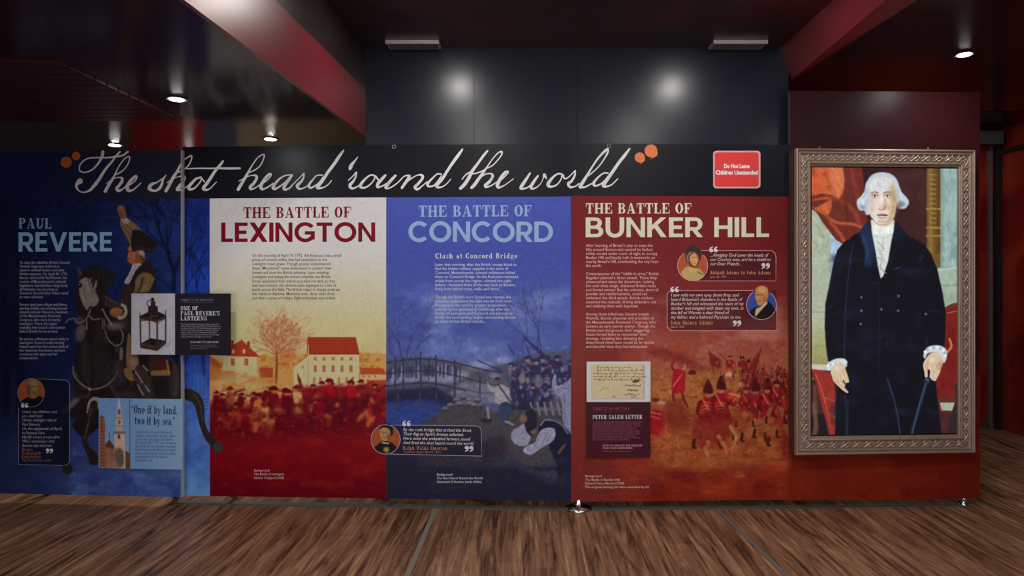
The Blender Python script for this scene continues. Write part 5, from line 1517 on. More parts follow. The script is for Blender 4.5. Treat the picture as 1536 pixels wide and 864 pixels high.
# quote cards
def qcard(pts): cv.poly(pts, (66, 26, 34), .72)
qcard([(1038, 376), (1154, 376), (1164, 386), (1164, 421.5), (1046, 421.5)])
qcard([(1001, 440), (1008, 435.5), (1165, 436), (1165, 495.5), (1010, 495.5), (1001, 488)])
roundel(cv, 1039, 398.5, 22.5, (168, 78, 52))
cv.poly([(1022, 409), (1030, 400), (1040, 402), (1050, 404), (1056, 413), (1050, 419), (1040, 421), (1028, 418)], (176, 152, 96), sm=True)
cv.line([(1040, 404), (1052, 411)], 2, (96, 66, 40), .8); cv.ell(1039, 405, 8, 3.4, (186, 160, 108), 1, .6, .3)
cv.ell(1040.5, 390, 8, 10.5, (54, 42, 34), 1, .5)
cv.poly([(1035.5, 384), (1041, 380), (1046, 384), (1047, 392), (1043, 399), (1038, 397), (1035, 391)], (204, 150, 96), sm=True)
cv.ell(1037.5, 393.5, 2.4, 2.4, (200, 110, 58), .8, .8); cv.line([(1038, 386.5), (1041, 386)], 1, (80, 50, 34)); cv.line([(1043, 386), (1045.5, 386.5)], 1, (80, 50, 34)); cv.line([(1041, 395), (1044, 395)], 1, (150, 70, 56))
cv.poly([(1028, 384), (1030, 374), (1039, 368.5), (1048, 372), (1052, 382), (1050, 392), (1048, 384), (1042, 378), (1035, 381), (1033, 392), (1030, 394)], (52, 46, 42), sm=True)
cv.line([(1032, 392), (1031.5, 384), (1036, 378.5)], 2, (150, 138, 118), .9, True)
roundel(cv, 1142, 457, 22.5, (54, 74, 150))
cv.poly([(1124, 468), (1134, 460), (1146, 460), (1152, 452), (1162, 462), (1164, 466), (1156, 476), (1143, 479), (1131, 475)], (28, 25, 27), sm=True)
cv.poly([(1133, 440), (1134, 432), (1142, 428.5), (1150, 431), (1152.5, 438), (1151, 448), (1146, 456), (1138, 458), (1135, 452), (1133, 446)], (186, 128, 76), sm=True)
cv.ell(1143, 435, 6, 4.5, (212, 164, 104), .8, 1); cv.ell(1147, 449, 3, 4, (176, 94, 50), .8, 1)
cv.line([(1134.5, 442.5), (1138, 442)], 1.2, (92, 52, 32)); cv.line([(1140, 442), (1145, 442.5)], 1.2, (92, 52, 32)); cv.line([(1137, 451), (1141, 451.5)], 1, (130, 66, 48)); cv.ell(1137.5, 446.5, 1.4, 2, (206, 140, 88))
cv.poly([(1133, 472), (1134, 464), (1141, 460), (1149, 453), (1151, 455), (1141, 466), (1134, 474)], (190, 172, 134), sm=True)

t = thing('exhibit_panel', (1.0, 4.25, 0), 'dark red exhibit panel with cream BUNKER HILL lettering and soldiers in red coats', 'exhibit panel', 'printed exhibit panels')
zb0 = MAIN.z(1000, 751.2)
zm1b = MAIN.z(1000, 294.2)
slab('board', MAIN, (856.7, 1182.8), zb0, zm1b, .028, M_board_dark, t)
printed('printed_face', MAIN, 856.6, 1182.9, zb0, zm1b, cv, M_print, t, .0008, .0034)
CR = (226, 206, 170)
letters('heading_lettering', MAIN, set_line(SER, 'THE BATTLE OF', 879, 1037, 304.8, 320.4, 320.2, .13), CR, t)
letters('title_lettering', MAIN, set_line(SANS, 'BUNKER HILL', 878.5, 1153.5, 326.3, 356, 355.6, .1), CR, t)
type_block('body_lettering', MAIN, ["After learning of Britain's plan to seize the", "hills around Boston and control its harbor,", "militia moved under cover of night to occupy", "Bunker Hill and hastily built breastworks on", "nearby Breed's Hill, overlooking the city from", "the north.", None, 'Contemptuous of the "rabble in arms," British', "Regulars planned a direct assault. Twice they", "advanced and twice the Americans, holding", "fire until close range, shattered British ranks", "and forced retreat. But the colonists, short of", "powder and reinforcements, could not", "withstand the third assault. British soldiers", "swarmed the redoubt, driving defenders out", "and stabbing them with bayonets.", None, "Among those killed was General Joseph", "Warren, Boston physician and president of", "the Massachusetts Provincial Congress, who", "became an early patriot martyr. Though the", "British won the ground, their staggering", "losses forced them to reconsider their", "strategy, revealing that defeating the", "determined Americans would be far harder", "and bloodier than they had anticipated."], 878.8, 370.2, 6.06, 6.3, (196, 158, 154), t, 109, .008)
type_block('caption_lettering', MAIN, ["Background:", "The Battle of Bunker Hill", "Edward Percy Moran (1909)", "The original painting has been extended by AI"], 877.5, 715.6, 5.45, 5.0, (214, 168, 148), t, 95, .010)
letters('quote_outline', MAIN, frame_line([(1052, 375.7), (1154, 375.7)] + arc(1154, 385.5, 9.8, -90, 0, 6) + [(1163.8, 421.4), (1042, 421.4)], .9) + frame_line([(1039 + 22.6 * math.cos(-.75 + a * .2), 398.5 + 22.6 * math.sin(-.75 + a * .2)) for a in range(25)], 1)
        + frame_line([(1131, 435.6), (1010, 435.6)] + arc(1009, 444, 8.4, -90, -180, 6) + [(1000.6, 488)] + arc(1009, 487.5, 8.4, 180, 90, 6) + [(1165, 495.6), (1164.6, 457)], .9) + frame_line([(1142 + 22.4 * math.cos(-.9 + a * .2), 457 + 22.4 * math.sin(-.9 + a * .2)) for a in range(26)], 1), (196, 140, 140), t, .0014)
letters('quote_marks', MAIN, quote_marks(1064, 369.5, 5.4) + quote_marks(1142, 394.5, 5.4, False) + quote_marks(1005.5, 429.5, 5.4) + quote_marks(1099, 480.5, 5.4, False), (232, 220, 214), t, .0016)
type_block('quote_lettering', MAIN, ["...Almighty God cover the heads of", "our Country men, and be a shield to", "our Dear Friends..."], 1065, 384.8, 6.6, 6.8, (208, 172, 170), t, 91, .010, .25, .0016)
type_block('quote_lettering', MAIN, ["I saw with my own eyes those fires, and", "heard Britannia's thunders in the Battle of", "Bunker's hill and witnessed the tears of my", "mother and mingled with them my own, at", "the fall of Warren a dear friend of", "my father, and a beloved Physician to me."], 1006, 444.6, 6.62, 6.8, (208, 172, 170), t, 110, .010, .25, .0016)
letters('quote_name_lettering', MAIN, set_line(SER, 'Abigail Adams to John Adams', 1065, 1156, 406, 411.2, 411.4, .2) + set_line(SER, 'John Quincy Adams', 1006, 1069, 481, 486.6, 486.6, .2), (190, 128, 96), t, .0016)
type_block('quote_source_lettering', MAIN, ["June 18, 1775"], 1065, 416.6, 5, 4.2, (190, 130, 120), t, 24, .006, .2, .0016)
type_block('quote_source_lettering', MAIN, ["March 1846"], 1006, 491.6, 5, 4.2, (190, 130, 120), t, 20, .006, .2, .0016)
fo = foot(t, MAIN, 868, zb0 + .01, .016, .085)
foot(t, MAIN, 1150, zb0 + .01, .018)

t = thing('exhibit_panel', (2.3, 4.27, 0), 'tall plain dark red exhibit panel that carries the framed portrait, end of the row', 'exhibit panel', 'printed exhibit panels')
ze0 = MAIN.z(1300, 749.3)
ze1 = MAIN.z(1300, 137.0)
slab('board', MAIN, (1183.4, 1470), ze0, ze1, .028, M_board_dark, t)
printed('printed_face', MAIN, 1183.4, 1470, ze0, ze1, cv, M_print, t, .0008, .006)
slab('edge_strip', MAIN, (1182.9, 1183.9), zm1b + .33, ze1, .004, M_alu_dark, t, .003)
foot(t, MAIN, 1448, ze0 + .01, .016, .035); foot(t, MAIN, 1230, ze0 + .01, .018)

# ---- black header board that runs above the three panels
t = thing('header_board', (0.2, 4.24, 1.93), 'long black header board with white handwriting above the three battle panels', 'sign board')
zh0, zh1 = MAIN.z(700, 294.9), MAIN.z(700, 216.6)
M_header = mat('black_gloss_print', L((24, 24, 33)), 0.34, 0, 0.22, noise=0.06, nscale=9)
hb = slab('board', MAIN, (274.2, 595.0, 856.0, 1182.8), zm1 + .0015, MAIN.z(700, 216.4), .028, M_header, t)
b = MB()
for px in (595.2, 713, 1140):
    x, y = MAIN.xy(px, .0004)
    b.box((x - .0009, y - .0002, zm1 + .003), (x + .0009, y + .001, MAIN.z(700, 217.2)))
b.build('board_joint', mat('joint_line', L((20, 20, 26)), .5), t)
def eyelet(parent, plan, px, py, off=.002):
    p = plan.at(np.array([float(px)]), np.array([float(py)]), off)[0]
    b = MB()
    R, r = .0105, .0032
    vs, fs = [], []
    for i in range(20):
        a = 2 * math.pi * i / 20
        for k_ in range(8):
            c_ = 2 * math.pi * k_ / 8
            vs.append((p[0] + (R + r * math.cos(c_)) * math.cos(a), p[1] - r * math.sin(c_), p[2] + (R + r * math.cos(c_)) * math.sin(a)))
    for i in range(20):
        for k_ in range(8):
            fs.append((i * 8 + k_, ((i + 1) % 20) * 8 + k_, ((i + 1) % 20) * 8 + (k_ + 1) % 8, i * 8 + (k_ + 1) % 8))
    b.add(vs, fs)
    return b.build('hanging_eyelet', M_alu, parent, True)
eyelet(t, MAIN, 591, 220.3); eyelet(t, MAIN, 913.2, 219)

# the handwriting: "The shot heard 'round the world"
W1, W2, W3, W4, W5, W6, W7, W8 = (80, 214), (210, 214), (350, 214), (490, 214), (600, 214), (690, 214), (770, 214), (860, 210)
PEN = [
 (W1, [(960,132,24),(905,190,26),(850,270,30),(780,350,34),(720,430,40),(660,530,46),(590,620,48),(520,690,34),(430,715,18),(370,692,20),(335,640,34),(345,590,48),(385,555,84)]),
 (W1, [(715,132,42),(710,180,42),(690,230,38),(640,310,28),(560,390,22),(460,428,20),(390,410,20),(375,360,18),(400,300,18),(460,245,18),(540,220,18),(660,215,20),(780,215,24),(920,200,28),(1010,180,26),(1060,140,28),(1078,132,24)]),
 (W1, [(750,700,46),(800,610,46),(850,530,38),(890,460,28),(930,370,17),(980,290,17),(1040,222,17),(1095,200,17),(1095,260,17),(1050,350,17),(980,420,20),(895,462,20)]),
 (W1, [(765,590,10),(850,530,15),(930,503,15),(990,510,34),(988,560,42),(945,620,42),(915,660,46),(940,692,42),(1000,670,20),(1070,600,18)]),
 (W1, [(1070,620,18),(1130,590,18),(1185,540,18),(1205,495,26),(1180,488,40),(1115,550,46),(1068,630,52),(1085,690,46),(1150,680,24),(1210,630,17),(1265,580,13)]),
 (W2, [(375,470,14),(330,530,32),(320,590,38),(280,660,40),(210,695,32),(140,665,50),(150,620,50),(190,590,38),(250,570,20),(320,520,17)]),
 (W2, [(375,695,44),(430,600,46),(480,500,42),(540,410,38),(590,310,22),(650,240,17),(740,188,17),(740,250,17),(690,340,17),(620,395,20),(535,432,20)]),
 (W2, [(390,580,12),(470,520,15),(560,490,15),(625,482,32),(645,510,38),(610,580,42),(560,640,48),(540,675,46),(590,682,22),(650,650,18),(700,620,18)]),
 (W2, [(880,500,26),(810,520,32),(750,580,38),(700,640,48),(720,670,40),(780,660,26),(850,590,20),(885,530,20),(870,497,20)]),
 (W2, [(885,510,20),(930,562,20)]),
 (W2, [(1195,268,30),(1150,330,40),(1090,400,40),(1030,490,42),(970,580,44),(915,655,48),(950,680,36),(1010,660,18),(1060,610,16),(1105,565,12)]),
 (W2, [(600,375,14),(700,375,18),(850,370,20),(1000,372,22),(1150,370,28),(1300,372,32),(1440,370,28)]),
 (W3, [(70,675,44),(120,590,44),(180,490,40),(230,400,26),(290,300,17),(360,210,17),(440,170,18),(435,240,17),(380,340,17),(300,400,17),(215,432,18)]),
 (W3, [(80,555,10),(180,500,15),(260,473,15),(325,475,32),(337,510,38),(300,580,40),(245,640,46),(260,670,32),(320,650,18),(390,600,18)]),
 (W3, [(400,600,18),(470,555,18),(525,500,18),(545,455,28),(510,460,38),(450,530,42),(398,620,48),(412,667,40),(460,660,22),(530,620,20),(575,585,18)]),
 (W3, [(850,465,22),(760,470,20),(680,510,26),(620,570,36),(575,640,46),(600,667,36),(670,630,24),(760,560,20),(830,480,28)]),
 (W3, [(845,470,32),(800,540,38),(740,620,48),(735,672,40),(800,660,24),(870,590,17),(940,520,15),(1018,440,17)]),
 (W3, [(1018,440,18),(1010,510,26),(970,570,36),(922,620,46),(950,665,32),(1010,655,20),(1075,618,18)]),
 (W3, [(1285,467,20),(1200,475,20),(1140,540,26),(1090,610,36),(1110,652,30),(1180,620,22),(1240,570,18),(1295,490,14)]),
 (W3, [(1588,112,24),(1530,190,42),(1450,310,44),(1360,430,42),(1290,540,44),(1215,635,52),(1240,655,36),(1310,640,18),(1370,600,15),(1415,545,13)]),
 (W4, [(450,205,10),(400,270,28),(360,320,48),(342,360,52),(335,378,38)]),
 (W4, [(315,540,15),(380,480,17),(430,425,18),(415,500,26),(380,560,36),(335,615,46),(365,660,34),(430,640,20),(495,598,18)]),
 (W4, [(700,480,24),(640,465,24),(570,510,28),(500,590,42),(490,640,38),(560,645,28),(640,590,20),(690,520,20),(690,478,20)]),
 (W4, [(710,490,28),(745,535,24)]),
 (W4, [(845,472,34),(800,520,42),(740,590,46),(735,640,34),(800,625,22),(860,590,18)]),
 (W4, [(990,475,36),(930,540,42),(855,635,48),(880,660,24),(950,630,20),(1030,570,18),(1110,490,17),(1170,468,18)]),
 (W4, [(1170,475,32),(1192,490,42),(1140,570,42),(1085,650,40)]),
 (W4, [(1140,580,15),(1230,510,17),(1310,468,17),(1370,470,36),(1382,510,38),(1320,590,38),(1273,640,42),(1310,672,34),(1380,620,18),(1445,565,18)]),
 (W5, [(595,457,20),(540,450,20),(470,510,24),(400,590,38),(412,630,30),(480,622,22),(540,560,18),(595,480,14)]),
 (W5, [(900,95,24),(840,180,44),(760,290,42),(680,410,40),(610,520,44),(525,615,52),(560,645,32),(620,630,18),(680,585,15),(730,525,13)]),
 (W5, [(1260,118,26),(1200,190,36),(1120,300,36),(1040,410,46),(990,510,48),(930,600,50),(872,658,46)]),
 (W5, [(895,525,15),(950,460,20),(1020,420,20)]),
 (W5, [(1020,452,17),(1100,440,20),(1180,410,20),(1250,370,17),(1330,330,17),(1400,260,17),(1460,180,19),(1465,130,26),(1410,150,19),(1330,240,17),(1260,340,20),(1200,430,38),(1120,540,46),(1070,610,48),(1032,648,42)]),
 (W5, [(1130,530,15),(1220,460,17),(1300,445,22),(1337,480,38),(1290,560,40),(1232,612,46),(1242,640,30),(1310,620,18),(1390,570,18)]),
 (W6, [(540,590,18),(610,520,18),(675,455,18),(690,420,30),(650,430,40),(580,520,46),(540,612,50),(560,645,36),(630,620,18),(690,580,13),(770,520,14)]),
 (W7, [(240,440,26),(190,520,38),(130,610,48),(108,660,36),(180,657,22),(250,610,20),(300,550,18)]),
 (W7, [(355,478,26),(310,540,38),(255,630,46),(275,665,28),(340,640,18),(400,580,11),(430,510,15),(445,462,40),(460,490,36),(482,520,12)]),
 (W7, [(720,470,26),(660,445,26),(590,480,30),(520,560,46),(500,612,48),(540,635,34),(620,610,22),(680,540,18),(700,480,18)]),
 (W7, [(710,470,32),(745,520,22),(800,492,17),(890,402,18)]),
 (W7, [(890,402,20),(885,470,28),(840,550,36),(792,592,42),(820,640,34),(890,630,20),(945,588,18)]),
 (W7, [(960,632,48),(1000,570,48),(1050,490,38),(1110,390,28),(1180,280,26),(1250,190,30),(1330,110,36),(1365,90,20),(1355,150,26),(1310,230,19),(1240,330,17),(1150,420,17),(1075,482,17)]),
 (W7, [(960,642,34),(1030,640,26),(1090,610,20),(1155,578,18)]),
 (W7, [(1362,440,22),(1300,440,22),(1220,500,26),(1155,585,42),(1180,620,30),(1250,600,22),(1320,540,18),(1372,470,14)]),
 (W8, [(810,125,24),(740,220,44),(660,320,44),(570,450,46),(500,550,48),(435,645,54),(460,672,34),(540,650,20),(600,600,17),(640,555,13)]),
]
SC = (206, 200, 198)
rp = [o for o in bpy.data.objects if o.name.startswith('exhibit_panel')][0]
for a_, b_ in ((0, 5), (5, 12), (12, 20), (20, 30), (30, 35), (35, len(PEN))):
    script = []
    for o_, st in PEN[a_:b_]:
        script += ink_stroke(st, 9.6, o_[0], o_[1])
    if a_ > 0:
        letters('handwriting_lettering', MAIN, script, SC, t, .0012, (273.6, 1200))
    if a_ < 12:         # the part of the writing that falls on the rider panel
        letters('handwriting_lettering', RIDER, script, (186, 180, 178), rp, .0012, (-200, 271.2))
def blob(cx, cy, r): return [[(cx + r * math.cos(a * math.pi / 16), cy + r * math.sin(a * math.pi / 16)) for a in range(32)]]
q = blob(959.5, 236.2, 7.6) + ink_stroke([(966, 237, 2.5), (965.6, 241, 2.2), (960.5, 245.6, .8)]) + blob(976.5, 226.3, 9.6) + ink_stroke([(985, 228, 2.6), (984, 233, 2.6), (976, 238, .8)])
letters('closing_quote_mark', MAIN, q, (206, 110, 70), t, .0012)
letters('opening_quote_mark', RIDER, blob(99.5, 243.3, 8.4) + blob(114.4, 234, 6.4), (150, 74, 26), rp, .0012)
# ------------------------------------------------------------------ raised cards and signs
def card(name, plan, px0, px1, py0, py1, th, canvas, label, cat, gap=0.012, group=None, mboard=None, step=.0026):
    """rigid card on standoffs in front of a panel"""
    pm = (px0 + px1) / 2
    z0, z1 = plan.z(pm, py1), plan.z(pm, py0)
    x, y = plan.xy(pm, gap)
    t = thing(name, (x, y, z0), label, cat, group)
    slab('board', plan, (px0, px1), z0, z1, th, mboard or M_board, t, gap + th)
    printed('printed_face', plan, px0, px1, z0, z1, canvas, M_print, t, gap + th + .0006, step)
    b = MB()
    for fx in (.12, .88):
        for fz in (.15, .85):
            a = np.array(plan.xy(px0 + (px1 - px0) * fx, -.001)); c = np.array(plan.xy(px0 + (px1 - px0) * fx, gap + .001))
            z = z0 + (z1 - z0) * fz
            b.box((min(a[0], c[0]) - .006, min(a[1], c[1]), z - .006), (max(a[0], c[0]) + .006, max(a[1], c[1]), z + .006))
    b.build('standoff', M_alu_dark, t)
    return t, gap + th

# lantern card: stands out from the rider panel and reaches over its neighbour
LP = Plan([(-90, 4.366 - .022), (0, 4.335 - .022), (274, 4.25 - .022), (360, 4.223 - .022)])
cv = Canvas(190, 430, 356, 540, 1.8, (176, 176, 184), 5)
cv.rect(262.5, 430, 356, 540, (33, 31, 40))
cv.cloud(198, 440, 262, 532, (190, 190, 200), 24, 4, .4, .7, .6, 6)
LB, LD, LT = (62, 40, 38), (36, 25, 27), (96, 62, 56)
cv.poly([(252, 514), (258, 511.5), (250, 520), (238, 526)], (140, 138, 150), .7, 1)
# base
cv.poly([(210.5, 515.5), (226, 507), (248.5, 511), (248.5, 516), (236, 526.5), (210.5, 522)], LB)
cv.poly([(212.5, 515), (226, 508), (247, 511.5), (235.5, 520)], (44, 34, 34)); cv.ell(229, 513, 4.5, 3.5, (24, 20, 24)); cv.rect(225.5, 508, 231.5, 514, (26, 22, 26), .8)
cv.line([(210.5, 516), (235.5, 521.2)], 1.3, LT); cv.line([(235.5, 521.2), (248.5, 511.5)], 1.1, (76, 50, 48))
# posts and panes
cv.line([(224, 482), (224.5, 508)], 1.7, LD)
cv.line([(210.2, 476), (211.2, 519)], 2.4, LB); cv.line([(235.8, 482), (235.8, 524)], 2.6, (54, 36, 36)); cv.line([(248.6, 475), (248.3, 514)], 2.2, LB)
cv.line([(236.6, 484), (236.6, 522)], .8, LT)
cv.line([(211, 481.5), (220, 480.5), (229, 481.5), (235, 485)], 1.4, LT, 1, True); cv.line([(237, 485), (242, 481), (248, 479)], 1.2, LT, 1, True)
# roof
cv.poly([(209.6, 474), (222, 468), (238, 467.5), (249, 472.5), (249, 477), (236.5, 482.5), (234, 482.5), (209.8, 478.5)], LB)
cv.poly([(211, 474), (222, 468.5), (237.5, 468.5), (247, 472.5), (235.5, 479)], LD)
for i in range(9):
    cv.ell(226 + (i % 4) * 3.2, 473 + (i // 4) * 1.8, .7, .6, (128, 112, 108))
cv.line([(209.8, 478.8), (235.3, 482.8)], 1.2, LT, .8)
cv.line([(209.8, 470), (209.9, 476)], 1.2, LD); cv.line([(248.2, 465.5), (248.4, 474)], 1.2, LD)
# chimney, cap and ring
cv.rect(222, 460, 237, 471, (46, 32, 33)); cv.ell(229.5, 471, 7.5, 2, (46, 32, 33)); cv.ell(229.5, 460, 7.5, 1.8, LB)
cv.rect(226, 452, 233, 460, (46, 33, 34)); cv.ell(229.5, 452.5, 3.5, 1.6, LB); cv.ell(229, 448.8, 2.6, 2.4, LD)
cv.line([(225 + 4.6 * math.cos(a * .42), 455 + 4.6 * math.sin(a * .42)) for a in range(4, 13)], 1.2, LD)
cv.mottle(5, .05, 3)
t, lo_ = card('information_card', LP, 197.5, 346, 440.2, 532.2, .006, cv, 'raised card with an old lantern on pale grey beside white lettering on black', 'information card', -.003, 'raised object cards', M_board_dark)
ON = lo_ + .0012
WH = (206, 204, 206)
letters('heading_lettering', LP, set_line(SER, 'ONE OF', 271.5, 297.5, 459.2, 465.2) + set_line(SER, "PAUL REVERE'S", 271.5, 330, 466.6, 473) + set_line(SER, 'LANTERNS', 271.5, 310.5, 474.4, 480.4), WH, t, ON)
type_block('kicker_lettering', LP, ['OBJECTS OF HISTORY'], 271.5, 451.7, 5, 5.0, (128, 126, 142), t, 49.5, .0, 0, ON)
letters('kicker_rule', LP, rc(271.5, 453.2, 321.5, 453.8), (86, 84, 100), t, ON)
type_block('body_lettering', LP, ["This lantern is believed to be one of those hung in the", "belfry of Christ Church (Old North Church) in Boston on", "the night of April 18, 1775. At Paul Revere's request, the", "church sexton, Robert Newman, ordered the lanterns", "hung as a signal to warn in Charlestown that British", "troops were advancing. Revere's famous ride that night", "led to the battles of Lexington and Concord."], 272, 487.2, 3.15, 3.3, (150, 148, 156), t, 60.5, .004, 0, ON)
type_block('scan_lettering', LP, ['SCAN HERE TO LEARN MORE'], 286, 514.4, 4, 3.9, (176, 174, 180), t, 42, .012, 0, ON)
type_block('scan_note_lettering', LP, ["Unlock the full story of this lantern and", "see more from the Revolutionary period in", "the Freedom Vault online."], 286, 518.6, 2.3, 2.6, (120, 118, 128), t, 42, .0, 0, ON)

# church card
cv = Canvas(144, 590, 280, 710, 1.8, (122, 158, 204), 9)
k = np.clip((cv.X - 140) / 130, 0, 1)[..., None]
cv.a[:] = np.array((104, 142, 190)) * (1 - k) + np.array((132, 166, 212)) * k
cv.rect(144, 590, 194.6, 710, (106, 146, 196))
cv.vgrad([(590, (104, 146, 200)), (705, (128, 162, 198))], 144, 194.6)
BK, BK2 = (126, 70, 52), (94, 52, 42)
cv.poly([(149.5, 626), (152, 622.5), (156, 625), (157.6, 634), (157, 700), (149.5, 702)], BK)
for i in range(14):
    cv.line([(150, 628 + i * 5.2), (157, 629.5 + i * 5.2)], 1.3, (176, 118, 90), .6)
cv.poly([(157, 669), (164, 663), (172, 671), (172, 702), (156, 702)], (140, 92, 74)); cv.poly([(158, 666), (164, 659.5), (172, 670), (172, 674), (158, 670)], BK2); cv.line([(164.4, 648), (164.4, 660)], 1, (70, 50, 48))
cv.rect(160, 674, 166, 702, (158, 108, 88), .8)
cv.poly([(177.8, 596), (179.2, 596), (181, 612), (176.4, 612)], (196, 176, 160)); cv.line([(178.5, 590), (178.5, 597)], .9, (200, 186, 170))
cv.poly([(175.6, 612), (181.6, 612), (182.4, 626), (174.8, 626)], (190, 168, 154)); cv.rect(176.6, 614, 180.6, 622, (110, 92, 96)); cv.rect(174, 625.6, 183.4, 628, (150, 128, 118))
cv.rect(173.6, 628, 184, 646, (186, 162, 148)); cv.rect(177, 630, 180.6, 636, (120, 98, 98)); cv.line([(173.6, 639), (184, 639)], .9, (132, 110, 104))
cv.poly([(170.6, 647), (187, 647), (188.4, 651), (169.8, 651)], (132, 110, 102)); cv.rect(171.4, 651, 187, 672, (198, 172, 156)); cv.rect(176.6, 651.5, 180, 658, (74, 60, 66))
cv.rect(170.6, 671, 187.4, 702, (192, 164, 146)); cv.rect(170.6, 671, 174.6, 702, (150, 108, 92), .6)
cv.poly([(172, 678), (180, 672), (186, 682), (184, 700), (174, 698)], (78, 76, 58), .85, 1.4, True); cv.poly([(188, 676), (194.6, 680), (194.6, 703), (187, 703)], (104, 70, 54)); cv.rect(186.6, 668, 187.8, 703, (206, 188, 172))
cv.poly([(160, 704), (166, 692), (174, 690), (180, 704)], (160, 116, 96), .8)
cv.rect(194.2, 590, 195, 710, (38, 50, 84))
cv.mottle(3, .10, 17, 144, 590, 195, 710)
CP = Plan([(-90, 4.366), (0, 4.335), (274, 4.25), (300, 4.2415)])
t, lo_ = card('information_card', CP, 149.4, 275.2, 597.6, 702.8, .004, cv, 'pale blue card with a church steeple and the words One if by land', 'information card', .0035, 'raised object cards')
ON = lo_ + .0012
NV = (30, 40, 74)
letters('heading_lettering', CP, set_line(SER, '\u201cOne if by land,', 198.5, 267.5, 607.2, 619.6, 621, .1) + set_line(SER, 'two if by sea.\u201d', 203.5, 263.5, 624.2, 636, 637.2, .1), NV, t, ON)
type_block('body_lettering', CP, ["Old North Church, Boston's", "oldest, served as a secret signal", "tower for the Sons of Liberty.", "On April 18, 1775, two lanterns", "shone from its steeple, warning", "Paul Revere that British troops", "were crossing the Charles River,", "sending him on his famed", "midnight ride."], 204.5, 649.4, 5.25, 5.6, (64, 82, 128), t, 62.5, .004, 0, ON, .012)

# letter card on the red panel
cv = Canvas(872, 536, 982, 692, 1.8, (60, 24, 36), 13)
cv.vgrad([(536, (62, 25, 37)), (600, (60, 24, 36)), (690, (66, 22, 34))])
cv.rect(872, 536, 982, 603, (206, 204, 212))
cv.rect(887.6, 547.2, 966.6, 598.6, (120, 112, 116), .6, 1.2)
cv.poly([(887.4, 546.6), (964.4, 546), (965, 597.2), (888, 597.6)], (210, 184, 150))
cv.mottle(9, .06, 5, 887, 546, 965, 598)
IK = (58, 46, 40)
for r_ in range(5):
    x = 890.5 + (5 if r_ in (0, 1) else 0); y = 551.2 + r_ * 4.6
    while x < 962 - (14 if r_ == 0 else 0):
        w = cv.rs.uniform(2.5, 8)
        pts = []
        xx = x
        while xx < x + w:
            pts.append((xx, y + cv.rs.uniform(-1.1, 1.1), cv.rs.uniform(.4, 1.1)))
            xx += .9
        cv.line(pts, .8, IK, .8)
        if cv.rs.random() < .35:
            cv.line([(x + w * .3, y + 1), (x + w * .5, y - 3)], .7, IK, .7)
        x += w + 1.6
for x, y, w in ((938, 578, 24), (941, 585.6, 16), (936, 592, 24), (947, 595.5, 8), (919, 595, 4)):
    pts = [(x + q, y + cv.rs.uniform(-1.6, 1.4), cv.rs.uniform(.5, 1.3)) for q in np.arange(0, w, 1.1)]
    cv.line(pts, .9, IK, .9)
cv.poly([(948, 572), (953, 569.8), (960, 570), (958, 573), (950, 574.5)], IK, .95, .3)
cv.line([(899, 588), (904, 583), (908, 582)], .7, (120, 100, 84)); cv.line([(911, 582), (913, 586)], .7, (120, 100, 84))
t, lo_ = card('information_card', MAIN, 879.3, 974.6, 541.8, 685.2, .006, cv, 'raised maroon card with a photograph of an old handwritten letter on white', 'information card', .012, 'raised object cards', M_board_dark)
ON = lo_ + .0012
type_block('kicker_lettering', MAIN, ['OBJECTS OF HISTORY'], 888.4, 613.9, 5, 5.0, (150, 62, 78), t, 55, .0, 0, ON)
letters('kicker_rule', MAIN, rc(888.4, 615.3, 943.6, 615.9), (110, 44, 58), t, ON)
letters('heading_lettering', MAIN, set_line(SER, 'PETER SALEM LETTER', 888.4, 962.5, 621.6, 627.6, 627.3, .16), (224, 196, 204), t, ON)
type_block('body_lettering', MAIN, ["A formerly enslaved man, Peter Salem fought at Concord", "and Bunker Hill, where he is credited by some with the", "shot that felled a British major at the redoubt. This letter", "concerns his pay and his service in the Continental", "Army. Soldiers often waited months for wages, and a", "note such as this one could be carried to a town officer", "who would settle the account. Salem served for nearly", "five years, was present at Saratoga and Stony Point,", "and returned to Massachusetts after the war, where he", "built a cabin and worked as a cane weaver."], 888.2, 632.7, 2.95, 3.0, (150, 84, 100), t, 73.5, .0, 0, ON)
type_block('scan_lettering', MAIN, ['SCAN TO UNLOCK THE FREEDOM', 'VAULT AND LEARN MORE'], 903, 668.3, 3.9, 3.9, (196, 140, 152), t, 59, .012, 0, ON)
type_block('scan_note_lettering', MAIN, ["Scan the code with your phone camera"], 903, 676.4, 2.4, 2.6, (160, 96, 110), t, 42, .0, 0, ON)

# red warning sign on the header board
t = thing('warning_sign', (1.31, 4.24, 1.98), 'small red rounded sign with pink rim reading Do Not Leave Children Unattended', 'sign')
def rrect(x0, y0, x1, y1, r, n=8):
    return arc(x1 - r, y0 + r, r, -90, 0, n) + arc(x1 - r, y1 - r, r, 0, 90, n) + arc(x0 + r, y1 - r, r, 90, 180, n) + arc(x0 + r, y0 + r, r, 180, 270, n)
def plate(name, pts, f, k, m, parent):
    A = np.array(pts)
    P = MAIN.at(A[:, 0], A[:, 1], f); Q = MAIN.at(A[:, 0], A[:, 1], k)
    b = MB(); b.prism([tuple(p) for p in Q], [tuple(p) for p in P])
    return b.build(name, m, parent)
plate('plate', rrect(1069.6, 226.2, 1140.4, 282.6, 5.2), .0035, -.0002, mat('sign_rim', ink((236, 150, 144)), .35, 0, .35), t)
plate('red_field', rrect(1071.8, 228.6, 1137.6, 280, 4.2), .0042, .0030, mat('sign_red', ink((196, 54, 54)), .35, 0, .35, noise=.05, nscale=30), t)
SW = (240, 204, 194)
type_block('lettering', MAIN, ['Do Not Leave'], 1104.8, 252.2, 9, 8.6, SW, t, 39, .045, 0, .0049, 0, 'c')
